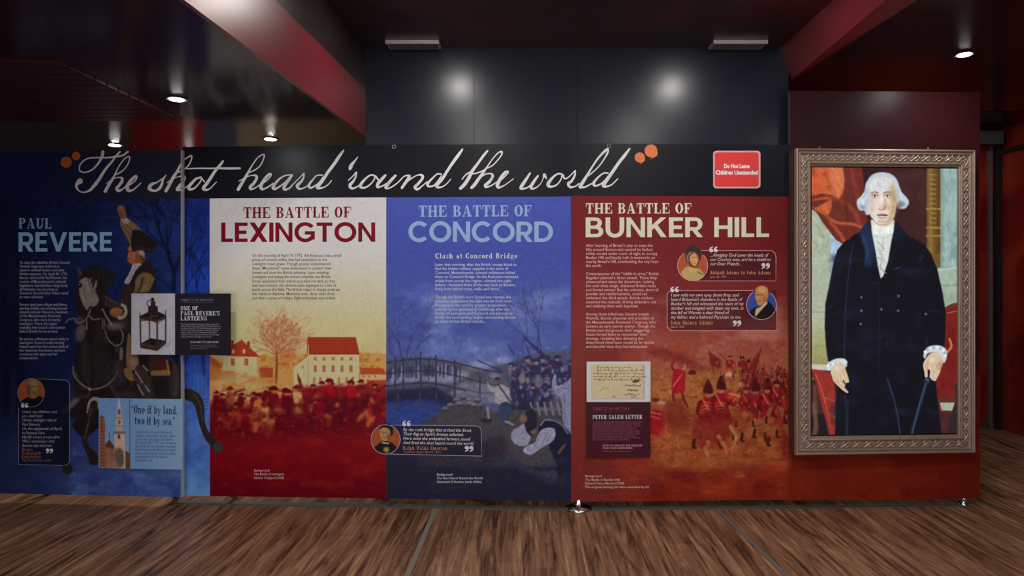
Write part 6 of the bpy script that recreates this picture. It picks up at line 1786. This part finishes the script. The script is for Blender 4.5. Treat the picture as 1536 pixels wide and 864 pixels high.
type_block('lettering', MAIN, ['Children Unattended'], 1104.6, 261.8, 9, 8.6, SW, t, 63, .045, 0, .0049, 0, 'c')

# ------------------------------------------------------------------ the framed screen with the portrait
FR = Plan([(1150, 4.137), (1193, 4.15), (1461, 4.21), (1500, 4.218)])
zf0, zf1 = .349, 2.214
fx0, fy0 = FR.xy(1193); fx1, fy1 = FR.xy(1461.5)
t = thing('framed_portrait', ((fx0 + fx1) / 2, (fy0 + fy1) / 2 + .06, zf0), 'tall carved bronze picture frame around a lit portrait of a white haired man', 'framed portrait')
FW = math.hypot(fx1 - fx0, fy1 - fy0)
ux, uy = (fx1 - fx0) / FW, (fy1 - fy0) / FW
nx, ny = uy, -ux
def FP(u, v, d):
    """u along the frame from its inner-side edge, v up from its bottom, d out of its face"""
    return Vector((fx0 + ux * u + nx * d, fy0 + uy * u + ny * d, zf0 + v))
FH = zf1 - zf0
wl = .102; wt = .106; wb = .112
M_bronze = mat('bronze_frame', L((170, 148, 132)), 0.36, 0.35, 0.5, noise=0.12, nscale=40)
M_bronze2 = mat('bronze_carving', L((186, 162, 146)), 0.33, 0.4, 0.5, noise=0.25, nscale=60)
# box body reaching back to the panel
x0b, y0b = MAIN.xy(1186, .001); 
body = MB()
dk_ = -.095
ring_o = [(0.002, .002), (FW - .002, .002), (FW - .002, FH - .002), (.002, FH - .002)]
ring_i = [(wl, wb), (FW - wl, wb), (FW - wl, FH - wt), (wl, FH - wt)]
vs = [FP(u, v, dk_ + .0) for u, v in ring_o] + [FP(u, v, -.012) for u, v in ring_o] + [FP(u, v, dk_) for u, v in ring_i] + [FP(u, v, -.012) for u, v in ring_i]
fs = []
for i in range(4):
    j = (i + 1) % 4
    fs += [(i, j, j + 4, i + 4), (i + 8, i + 12, j + 12, j + 8), (i, i + 8, j + 8, j), (i + 4, j + 4, j + 12, i + 12)]
body.add(vs, fs)
body.build('frame_body', mat('frame_side', L((84, 68, 60)), .5, .2, .4, noise=.1, nscale=20), t)
# moulding profile swept round the rectangle: (fraction of width, depth)
prof = [(0, -.014), (0, .006), (.03, .014), (.08, .017), (.12, .014), (.15, .006), (.19, .004), (.22, .010), (.26, .011), (.29, .004),
        (.36, -.001), (.46, .001), (.58, .002), (.70, -.001), (.74, .004), (.78, .0105), (.83, .0115), (.87, .007), (.90, -.002), (.94, -.005), (1.0, -.006), (1.0, -.02)]
vs, fs = [], []
for s, d in prof:
    for (uo, vo), (ui, vi) in zip([(0, 0), (FW, 0), (FW, FH), (0, FH)], ring_i):
        vs.append(FP(uo + (ui - uo) * s, vo + (vi - vo) * s, d))
for i in range(len(prof) - 1):
    for k_ in range(4):
        j = (k_ + 1) % 4
        fs.append((i * 4 + k_, i * 4 + j, (i + 1) * 4 + j, (i + 1) * 4 + k_))
fo = MB(); fo.add(vs, fs); moulding = fo.build('frame_moulding', M_bronze, t)
# carved band: slanting acanthus leaves with small beads between them
orn = MB()
ez = Vector((nx, ny, 0))
def leaf(u, v, ang, sc, fl=1):
    c, s = math.cos(ang), math.sin(ang)
    e1 = Vector((ux * c, uy * c, s)); e2 = Vector((-ux * s, -uy * s, c))
    for (a, b_, la, lb, ld, rt) in ((0, 0, .030, .0075, .008, .62 * fl), (.012, -.012 * fl, .017, .006, .007, .30 * fl), (-.013, .012 * fl, .017, .006, .007, 1.0 * fl), (.021, .014 * fl, .011, .0055, .006, 1.2 * fl), (-.020, -.014 * fl, .011, .0055, .006, .1 * fl), (.030, .002, .006, .006, .007, 0)):
        cc, ss = math.cos(rt), math.sin(rt)
        f1 = e1 * cc + e2 * ss; f2 = -e1 * ss + e2 * cc
        ctr = FP(u, v, .0015) + e1 * a * sc + e2 * b_ * sc
        M = Matrix((( f1.x * la * sc, f2.x * lb * sc, ez.x * ld, ctr.x), (f1.y * la * sc, f2.y * lb * sc, ez.y * ld, ctr.y), (f1.z * la * sc, f2.z * lb * sc, ez.z * ld, ctr.z), (0, 0, 0, 1)))
        orn.ellipsoid(M, 8, 6)
mid = .53
n = 14
for i in range(n):
    u = wl * mid + (FW - 2 * wl * mid) * (i + .5) / n
    leaf(u, FH - wt * mid, 0, 1.0); leaf(u, wb * mid, 0, 1.0)
n = 25
for i in range(n):
    v = wb * mid + (FH - (wt + wb) * mid) * (i + .5) / n
    leaf(wl * mid, v, math.pi / 2, .98, -1); leaf(FW - wl * mid, v, math.pi / 2, .98, -1)
orn.build('carved_band', M_bronze2, moulding, True)['label'] = 'carved leaf band'
# hooks on the top edge
hk = MB()
for u in (.17, .86):
    p = FP(u, FH, -.04)
    hk.lathe([(.004, -.002), (.004, .012), (.007, .016), (.003, .022)], p, 10)
hk.build('top_hook', M_bronze, t)
# screen
b = MB()
b.prism([tuple(FP(u, v, -.03)) for u, v in ring_i], [tuple(FP(u, v, -.0165)) for u, v in ring_i])
screen_o = b.build('screen', mat('black_bezel', L((12, 12, 14)), .3, 0, .4), t)

cv = Canvas(1206, 240, 1446, 664, 1.9, (44, 23, 24), 23)
kx = np.clip((cv.X - 1290) / 100, 0, 1)[..., None]
cv.a[:] = np.array((46, 22, 24)) * (1 - kx) + np.array((64, 34, 32)) * kx
cv.cloud(1270, 246, 1392, 380, (78, 42, 38), 26, 4, .45, .75, .7, 10)
# left: column, sky, plinth
cv.rect(1206, 300, 1240, 664, (158, 170, 142)); cv.rect(1234, 300, 1275, 470, (168, 192, 214))
k = np.clip((cv.X - 1217) / 20, 0, 1)
cv.comp((0, cv.Hh, 0, cv.W), (np.clip((cv.Y - 310) / 2, 0, 1) * np.clip((440 - cv.Y) / 2, 0, 1) * (cv.X < 1236)) * np.abs(np.sin(k * 3)) * .6, (128, 148, 122))
cv.poly([(1206, 405), (1236, 412), (1246, 425), (1246, 446), (1206, 444)], (176, 184, 156)); cv.line([(1206, 428), (1246, 430)], 2, (140, 148, 120), .8); cv.line([(1206, 442), (1246, 444)], 1.6, (120, 126, 96), .8)
cv.vgrad([(446, (168, 178, 156)), (478, (170, 180, 158)), (500, (166, 168, 128)), (540, (150, 150, 96)), (556, (136, 138, 86)), (664, (60, 40, 34))], 1206, 1246)
cv.line([(1206, 468), (1246, 468)], 1.2, (130, 138, 116), .8); cv.line([(1206, 478), (1246, 478)], 1, (130, 138, 116), .8)
# drapery
cv.poly([(1206, 240), (1292, 240), (1296, 280), (1300, 318), (1300, 345), (1282, 350), (1266, 367), (1254, 360), (1240, 342), (1224, 318), (1206, 308)], (104, 42, 33), sm=False)
cv.poly([(1206, 240), (1262, 240), (1266, 270), (1265, 284), (1258, 299), (1248, 292), (1232, 290), (1218, 294), (1206, 292)], (202, 96, 54), sm=False)
cv.cloud(1206, 240, 1266, 298, (164, 62, 34), 14, 8, .42, .7, .8, 3)
cv.poly([(1244, 248), (1262, 247), (1266, 280), (1257, 298), (1249, 285)], (216, 124, 82), .8, 2, True)
cv.poly([(1218, 300), (1246, 297), (1243, 322), (1228, 318), (1216, 309)], (196, 92, 52), 1, .8, True); cv.poly([(1218, 302), (1244, 299), (1234, 306), (1219, 312)], (98, 32, 26), .9, .8, True)
cv.line([(1248, 297, 4), (1264, 302, 5), (1282, 318, 6), (1292, 340, 5)], 5, (150, 62, 42), .8, True, 1.4)
cv.line([(1240, 325, 3), (1256, 334, 4), (1278, 336, 4), (1296, 342, 3)], 4, (200, 98, 64), .8, True, 1)
cv.line([(1246, 334, 4), (1258, 348, 5), (1266, 362, 5)], 5, (176, 76, 46), .9, True, 1)
cv.line([(1276, 246, 4), (1282, 280, 5), (1290, 316, 4)], 5, (150, 60, 44), .6, True, 1.6); cv.line([(1268, 300), (1272, 330)], 4, (84, 28, 24), .7, True, 1.5)
# gilt column and marble shaft
cv.rect(1390, 240, 1412, 400, (110, 80, 34)); cv.rect(1393, 240, 1399, 400, (148, 114, 54), .8, .8); cv.rect(1405, 240, 1411, 400, (78, 54, 26), .7, .8)
for i in range(24):
    cv.line([(1396, 258 + i * 3.6), (1404, 259 + i * 3.6)], 1.4, (166, 132, 70) if i % 2 else (92, 66, 30), .7)
for y in (312, 340, 352):
    cv.rect(1389, y, 1413, y + 3, (158, 122, 58), .9)
cv.poly([(1391, 380), (1412, 380), (1411, 412), (1404, 418), (1392, 400)], (112, 82, 38))
cv.rect(1411, 240, 1446, 402, (152, 180, 176)); cv.cloud(1411, 240, 1446, 402, (120, 146, 146), 10, 5, .5, .75, .8, 2, .5)
cv.rect(1411, 240, 1415, 402, (120, 150, 134), .8, 1)
cv.poly([(1406, 402), (1446, 398), (1446, 470), (1412, 470)], (158, 176, 160)); cv.line([(1406, 406), (1446, 400)], 2, (190, 206, 196), .8); cv.line([(1408, 428), (1446, 428)], 1.6, (120, 136, 122), .8); cv.rect(1411, 440, 1446, 458, (150, 168, 152))
# chair
cv.poly([(1410, 470), (1420, 460), (1446, 456), (1446, 620), (1400, 620)], (116, 30, 26)); cv.line([(1418, 462, 3), (1430, 457, 4), (1446, 455, 4)], 4, (96, 56, 46), 1, True); cv.line([(1420, 470), (1446, 464)], 1.2, (190, 120, 96), .8)
cv.cloud(1410, 470, 1446, 600, (104, 20, 20), 14, 15, .45, .7, .8, 3)
cv.line([(1424, 508, 3), (1427, 520, 3.4), (1419, 530, 3)], 3, (190, 110, 66), 1, True)
cv.poly([(1404, 596), (1446, 592), (1446, 605), (1406, 606)], (90, 44, 32)); cv.poly([(1410, 604), (1432, 604), (1428, 616), (1412, 616)], (160, 178, 150))
cv.poly([(1432, 578), (1440, 574), (1446, 580), (1446, 664), (1416, 664), (1424, 630), (1434, 600)], (44, 34, 34), 1, .8, True); cv.poly([(1406, 616), (1424, 616), (1420, 664), (1404, 664)], (78, 34, 34), .9, 1)
# table with red cloth
cv.poly([(1206, 546), (1240, 547), (1250, 554), (1206, 556)], (196, 190, 176)); cv.poly([(1206, 556), (1250, 556), (1252, 620), (1206, 620)], (66, 36, 28)); cv.line([(1222, 580), (1226, 650)], 5, (96, 62, 44), .9, True, .6); cv.rect(1206, 566, 1234, 570, (120, 84, 60), .8)
cv.rect(1206, 620, 1256, 664, (22, 20, 26), .95, 1); cv.line([(1220, 606, 5), (1224, 640, 7), (1218, 660, 5)], 6, (112, 80, 70), .8, True, .8)
cv.poly([(1216, 553), (1236, 556), (1250, 562), (1254, 600), (1254, 662), (1246, 662), (1240, 636), (1232, 606), (1224, 572)], (144, 44, 38), 1, .4)
cv.line([(1224, 562), (1234, 590), (1246, 640)], 1.6, (206, 96, 78), .7, True); cv.line([(1236, 596), (1252, 602)], 1.2, (206, 110, 90), .7); cv.line([(1242, 620), (1253, 626)], 1.2, (206, 110, 90), .6)
# coat
CT = (11, 13, 22)
cv.poly([(1298, 336), (1290, 348), (1266, 363), (1256, 375), (1249, 400), (1243, 432), (1238, 456), (1237, 492), (1239, 520), (1242, 542), (1262, 546), (1258, 580), (1254, 600), (1252, 664), (1414, 664), (1410, 630), (1404, 580), (1402, 560), (1416, 524), (1418, 500), (1419, 470), (1414, 440), (1406, 404), (1396, 380), (1386, 366), (1360, 352), (1346, 334)], CT, 1, .5)
cv.cloud(1240, 360, 1418, 660, (22, 28, 46), 26, 12, .5, .78, .7, 12)
cv.poly([(1299, 334), (1306, 342), (1312, 362), (1310, 384), (1303, 404), (1296, 372), (1290, 350)], (30, 46, 82), .85, 1.5, True)
cv.line([(1293, 352), (1300, 374), (1298, 400)], 2, (64, 88, 132), .6, True, .8)
cv.poly([(1344, 332), (1352, 342), (1356, 352), (1344, 362), (1338, 352)], (18, 24, 42), 1, .6, True)
BLU = (58, 78, 116)
for p, w, al in (([(1280, 364), (1276, 386), (1270, 440), (1267, 500), (1267, 560), (1270, 655)], 1.2, .6), ([(1250, 400), (1244, 440)], 1, .4), ([(1240, 462), (1252, 457)], 1, .6), ([(1318, 434), (1319, 500), (1318, 560)], 1, .4),
                 ([(1330, 566), (1340, 596), (1346, 622), (1351, 655)], 1.6, .8), ([(1378, 394), (1384, 384)], 1.4, .5), ([(1342, 404), (1350, 401)], 1.6, .7), ([(1388, 520), (1392, 505)], 1, .5), ([(1392, 466), (1414, 468)], 1, .5), ([(1320, 516), (1328, 512), (1332, 520)], 1.2, .5), ([(1310, 426), (1320, 424)], 1, .5), ([(1272, 600), (1271, 655)], 1.6, .5)):
    cv.line(p, w, BLU, al, True, .3)
for x, y in ((1292, 446), (1292, 466), (1291, 486), (1348, 444), (1347, 466), (1322, 464), (1389, 471)):
    cv.ell(x, y, 1.6, 2, (120, 140, 176), .8, .3)
# neckcloth and frill
cv.poly([(1306, 330), (1342, 330), (1341, 344), (1337, 362), (1332, 392), (1325, 414), (1321, 418), (1317, 400), (1313, 376), (1308, 350)], (216, 220, 214), 1, .4)
cv.poly([(1308, 338), (1341, 336), (1339, 350), (1311, 352)], (232, 236, 230), 1, .6)
cv.line([(1311, 353), (1325, 357), (1338, 351)], 1.2, (176, 184, 176), .8, True)
for i in range(12):
    cv.line([(1316 + (i % 3) * 4, 362 + i * 4), (1320 + (i % 4) * 3.2, 366 + i * 4)], 1.2, (150, 160, 168) if i % 2 else (120, 126, 128), .7)
cv.line([(1325, 358), (1322, 384), (1321, 412)], 1.3, (164, 172, 164), .8, True)
# head: white hair, face
HW = (192, 202, 218)
cv.ell(1323, 284, 24.5, 25.5, HW)
cv.poly([(1323, 258.5), (1336, 261), (1345, 269), (1349, 280), (1354, 290), (1361, 297), (1363.5, 304), (1360, 311), (1353, 313.5), (1346, 311), (1343, 300), (1323, 296), (1304, 302), (1306, 316), (1304, 322), (1299, 321.5), (1297, 316), (1290, 315.5), (1285.5, 308), (1286, 300), (1292, 294), (1297, 286), (1299, 275), (1306, 264), (1314, 259.5)], HW, 1, .5, True)
for a_ in ([(1300, 284), (1295, 294), (1289, 301), (1291, 309)], [(1298, 292), (1296, 301), (1299, 308), (1294, 312)], [(1302, 300), (1302, 311), (1300, 318)], [(1348, 284), (1352, 293), (1359, 300), (1357, 308)], [(1347, 294), (1350, 302), (1347, 308)]):
    cv.line(a_, 2.6, (168, 180, 198), .6, True, .8)
for a_ in ([(1297, 290), (1290, 298), (1288, 305)], [(1299, 296), (1294, 304), (1297, 311)], [(1351, 288), (1357, 296), (1361, 303)], [(1348, 289), (1354, 300), (1352, 308)]):
    cv.line(a_, 1.4, (222, 230, 240), .8, True, .3)
cv.ell(1294, 311, 5, 3, (128, 144, 164), .7, 1.2); cv.ell(1352, 306, 5, 4.5, (96, 98, 96), .7, 1.6); cv.ell(1347, 311, 4, 4, (64, 58, 54), .6, 1.4)
for a in range(12):
    cv.line([(1307 + a * 2.9, 264 + abs(a - 5.5) * 1.0), (1303 + a * 3.6, 276 + abs(a - 5.5))], .9, (168, 182, 204) if a % 2 else (216, 225, 236), .45)
cv.poly([(1303, 290), (1305, 276), (1313, 268), (1326, 266), (1339, 271), (1344, 284), (1345, 304), (1342, 322), (1336, 334), (1325, 340), (1314, 335), (1306, 324), (1303, 308)], (226, 214, 202), 1, .5, True)
cv.poly([(1305, 284), (1313, 268), (1326, 266), (1338, 271), (1342, 284), (1322, 289)], (218, 222, 228), .9, 3.2, True)
cv.poly([(1338, 272), (1344, 286), (1345, 306), (1342, 322), (1336, 334), (1328, 338), (1334, 324), (1337, 306), (1334, 290)], (176, 142, 92), .75, 2.6, True)
cv.ell(1309, 312, 4, 6, (226, 190, 176), .7, 1.5); cv.ell(1333, 311, 3.6, 5, (214, 170, 132), .7, 1.4)
for x in (1312, 1331):
    cv.ell(x, 292.5, 6, 5, (164, 134, 112), .6, 1.6); cv.line([(x - 5.5, 289.5), (x, 287.6), (x + 5, 289)], 1.7, (130, 110, 94), .8, True)
    cv.ell(x, 294.4, 3.5, 1.8, (226, 226, 228)); cv.ell(x + .2, 294.4, 1.5, 1.7, (60, 66, 84)); cv.line([(x - 4, 293.4), (x, 292.2), (x + 4, 293.4)], 1, (92, 72, 62), .9, True)
cv.poly([(1324, 292), (1327, 304), (1329.5, 312), (1325, 314), (1326, 303)], (168, 128, 74), .85, .8, True); cv.ell(1308, 306, 3.5, 12, (196, 172, 152), .5, 2.2); cv.ell(1324, 333, 9, 4, (206, 184, 160), .6, 1.8); cv.line([(1328, 300), (1330, 310)], 3, (190, 150, 108), .5, soft=1); cv.line([(1321.5, 296), (1320.5, 309)], 2.4, (238, 230, 224), .7, True, .6)
cv.ell(1321, 311.5, 4.6, 2.8, (220, 190, 176), .9, .6); cv.line([(1317, 313), (1321, 315), (1327, 313)], 1.2, (140, 104, 84), .8, True)
cv.line([(1316, 322.4), (1323, 321.4), (1331, 322.4)], 2.2, (164, 100, 98), .95, True); cv.line([(1316, 323.4), (1323, 323.4), (1331, 323.2)], 1.1, (70, 36, 38), 1, True); cv.line([(1318, 326), (1323, 327), (1329, 326)], 2, (196, 138, 132), .9, True)
cv.line([(1318, 331), (1324, 332.4), (1330, 331)], 1.3, (186, 156, 132), .7, True); cv.line([(1310, 330), (1318, 337), (1330, 337)], 1.4, (150, 118, 80), .6, True)
cv.warp(1280, 254, 1366, 345, .7, 4, 33)
cv.strokes(160, 1284, 256, 1366, 328, 5, 1.1, .03, 34, .4)
cv.strokes(1100, 1217, 248, 1300, 370, 8, 2, .14, 35, .5, .9)
cv.strokes(500, 1217, 370, 1250, 655, 7, 2, .10, 36, .5)
cv.strokes(900, 1366, 248, 1437, 655, 7, 1.8, .14, 37, .5, 1.5)
cv.strokes(700, 1300, 248, 1395, 380, 9, 2.4, .10, 38, .4, 1.4)
cv.strokes(900, 1240, 360, 1418, 655, 12, 1.6, .35, 39, .4, 1.5)
# left hand on the table: cuff, palm, thumb, four fingers
SK, SK2, SK3 = (212, 188, 160), (176, 142, 106), (228, 212, 192)
cv.poly([(1239, 552), (1243, 544), (1254, 538), (1266, 538), (1271, 543), (1268, 549), (1254, 549), (1244, 556)], (206, 214, 220), 1, .4, True)
for i in range(8):
    cv.ell(1242 + i * 3.8, 551 - 6 * math.sin(.4 + i * .33), 2, 2.2, (176, 186, 198) if i % 2 else (230, 236, 240))
cv.poly([(1246, 556), (1252, 547), (1262, 544), (1268, 550), (1266, 566), (1262, 574), (1252, 568), (1247, 562)], SK, 1, .4, True)
for p in ([(1254, 560, 6), (1256, 572, 5.6), (1264, 582, 5), (1271, 588, 3)], [(1258, 560, 5.6), (1261, 572, 5), (1266, 578, 4)], [(1262, 556, 5), (1266, 566, 4.4), (1269, 573, 3.6)], [(1265, 552, 4.6), (1269, 562, 4.2), (1272, 572, 3.6)], [(1250, 562, 5), (1252, 570, 4), (1257, 577, 3)]):
    cv.line(p, 5, SK, 1, True); cv.line([(q_[0] + 1.6, q_[1] + .6, 1) for q_ in p], 1, SK2, .7, True)
cv.ell(1256, 553, 4, 4, SK3, .7, 1.4)
# right hand on the cane
cv.line([(1391, 568, 6.4), (1382, 600, 6), (1370, 640, 5.4), (1365, 662, 5)], 6, (26, 34, 54), 1); cv.line([(1390, 570), (1380, 604), (1368, 650)], 1.2, (78, 100, 138), .8)
cv.poly([(1385, 533), (1390, 522), (1400, 518), (1412, 519), (1420, 526), (1419, 540), (1414, 544), (1404, 530), (1392, 530), (1388, 538)], (200, 210, 216), 1, .4, True)
for i in range(9):
    a = 3.6 + i * .34
    cv.ell(1402 + 16 * math.cos(a), 533 + 12 * math.sin(a), 2.1, 2.3, (166, 178, 186) if i % 2 else (228, 234, 236))
cv.poly([(1389, 540), (1394, 531), (1404, 528), (1412, 534), (1414, 544), (1408, 556), (1398, 556), (1390, 552)], SK, 1, .4, True)
for p in ([(1391, 540, 6), (1389, 552, 5.4), (1389.5, 564, 4.6)], [(1396, 545, 6.4), (1398, 556, 5.8), (1397, 565, 5)], [(1402, 545, 6), (1404, 557, 5.4), (1399, 568, 4.6)], [(1408, 545, 5.4), (1408, 557, 4.8), (1402, 570, 3.6)], [(1393, 537, 5), (1387, 546, 4.4), (1388, 556, 3.6)]):
    cv.line(p, 5, SK, 1, True); cv.line([(q_[0] + 1.8, q_[1] + .4, 1) for q_ in p], 1, SK2, .75, True)
cv.ell(1398, 540, 4.5, 5, SK3, .7, 1.4); cv.ell(1410, 548, 3.4, 8, SK2, .6, 1.4, .3)
cv.ell(1391, 571, 3.4, 5, (40, 50, 74), 1, .3, -.3); cv.line([(1388, 568), (1393, 570)], 1, (120, 140, 170), .8)
cv.mottle(6, .05, 91)
M_screen = print_mat('lit_screen_picture', 0.3, 0.3, 1.0)
SP = Plan([(1150, 4.137 + .0165), (1193, 4.15 + .0165), (1461, 4.21 + .0165), (1500, 4.218 + .0165)])
printed('screen_picture', SP, 1217.8, 1436.6, zf0 + wb + .006, zf1 - wt - .006, cv, M_screen, screen_o, .0015, .0024, 1.0)

for o in bpy.data.objects:
    if o.name.startswith('screen_picture'):
        o['label'] = 'lit picture of a white haired man in a dark coat holding a cane'
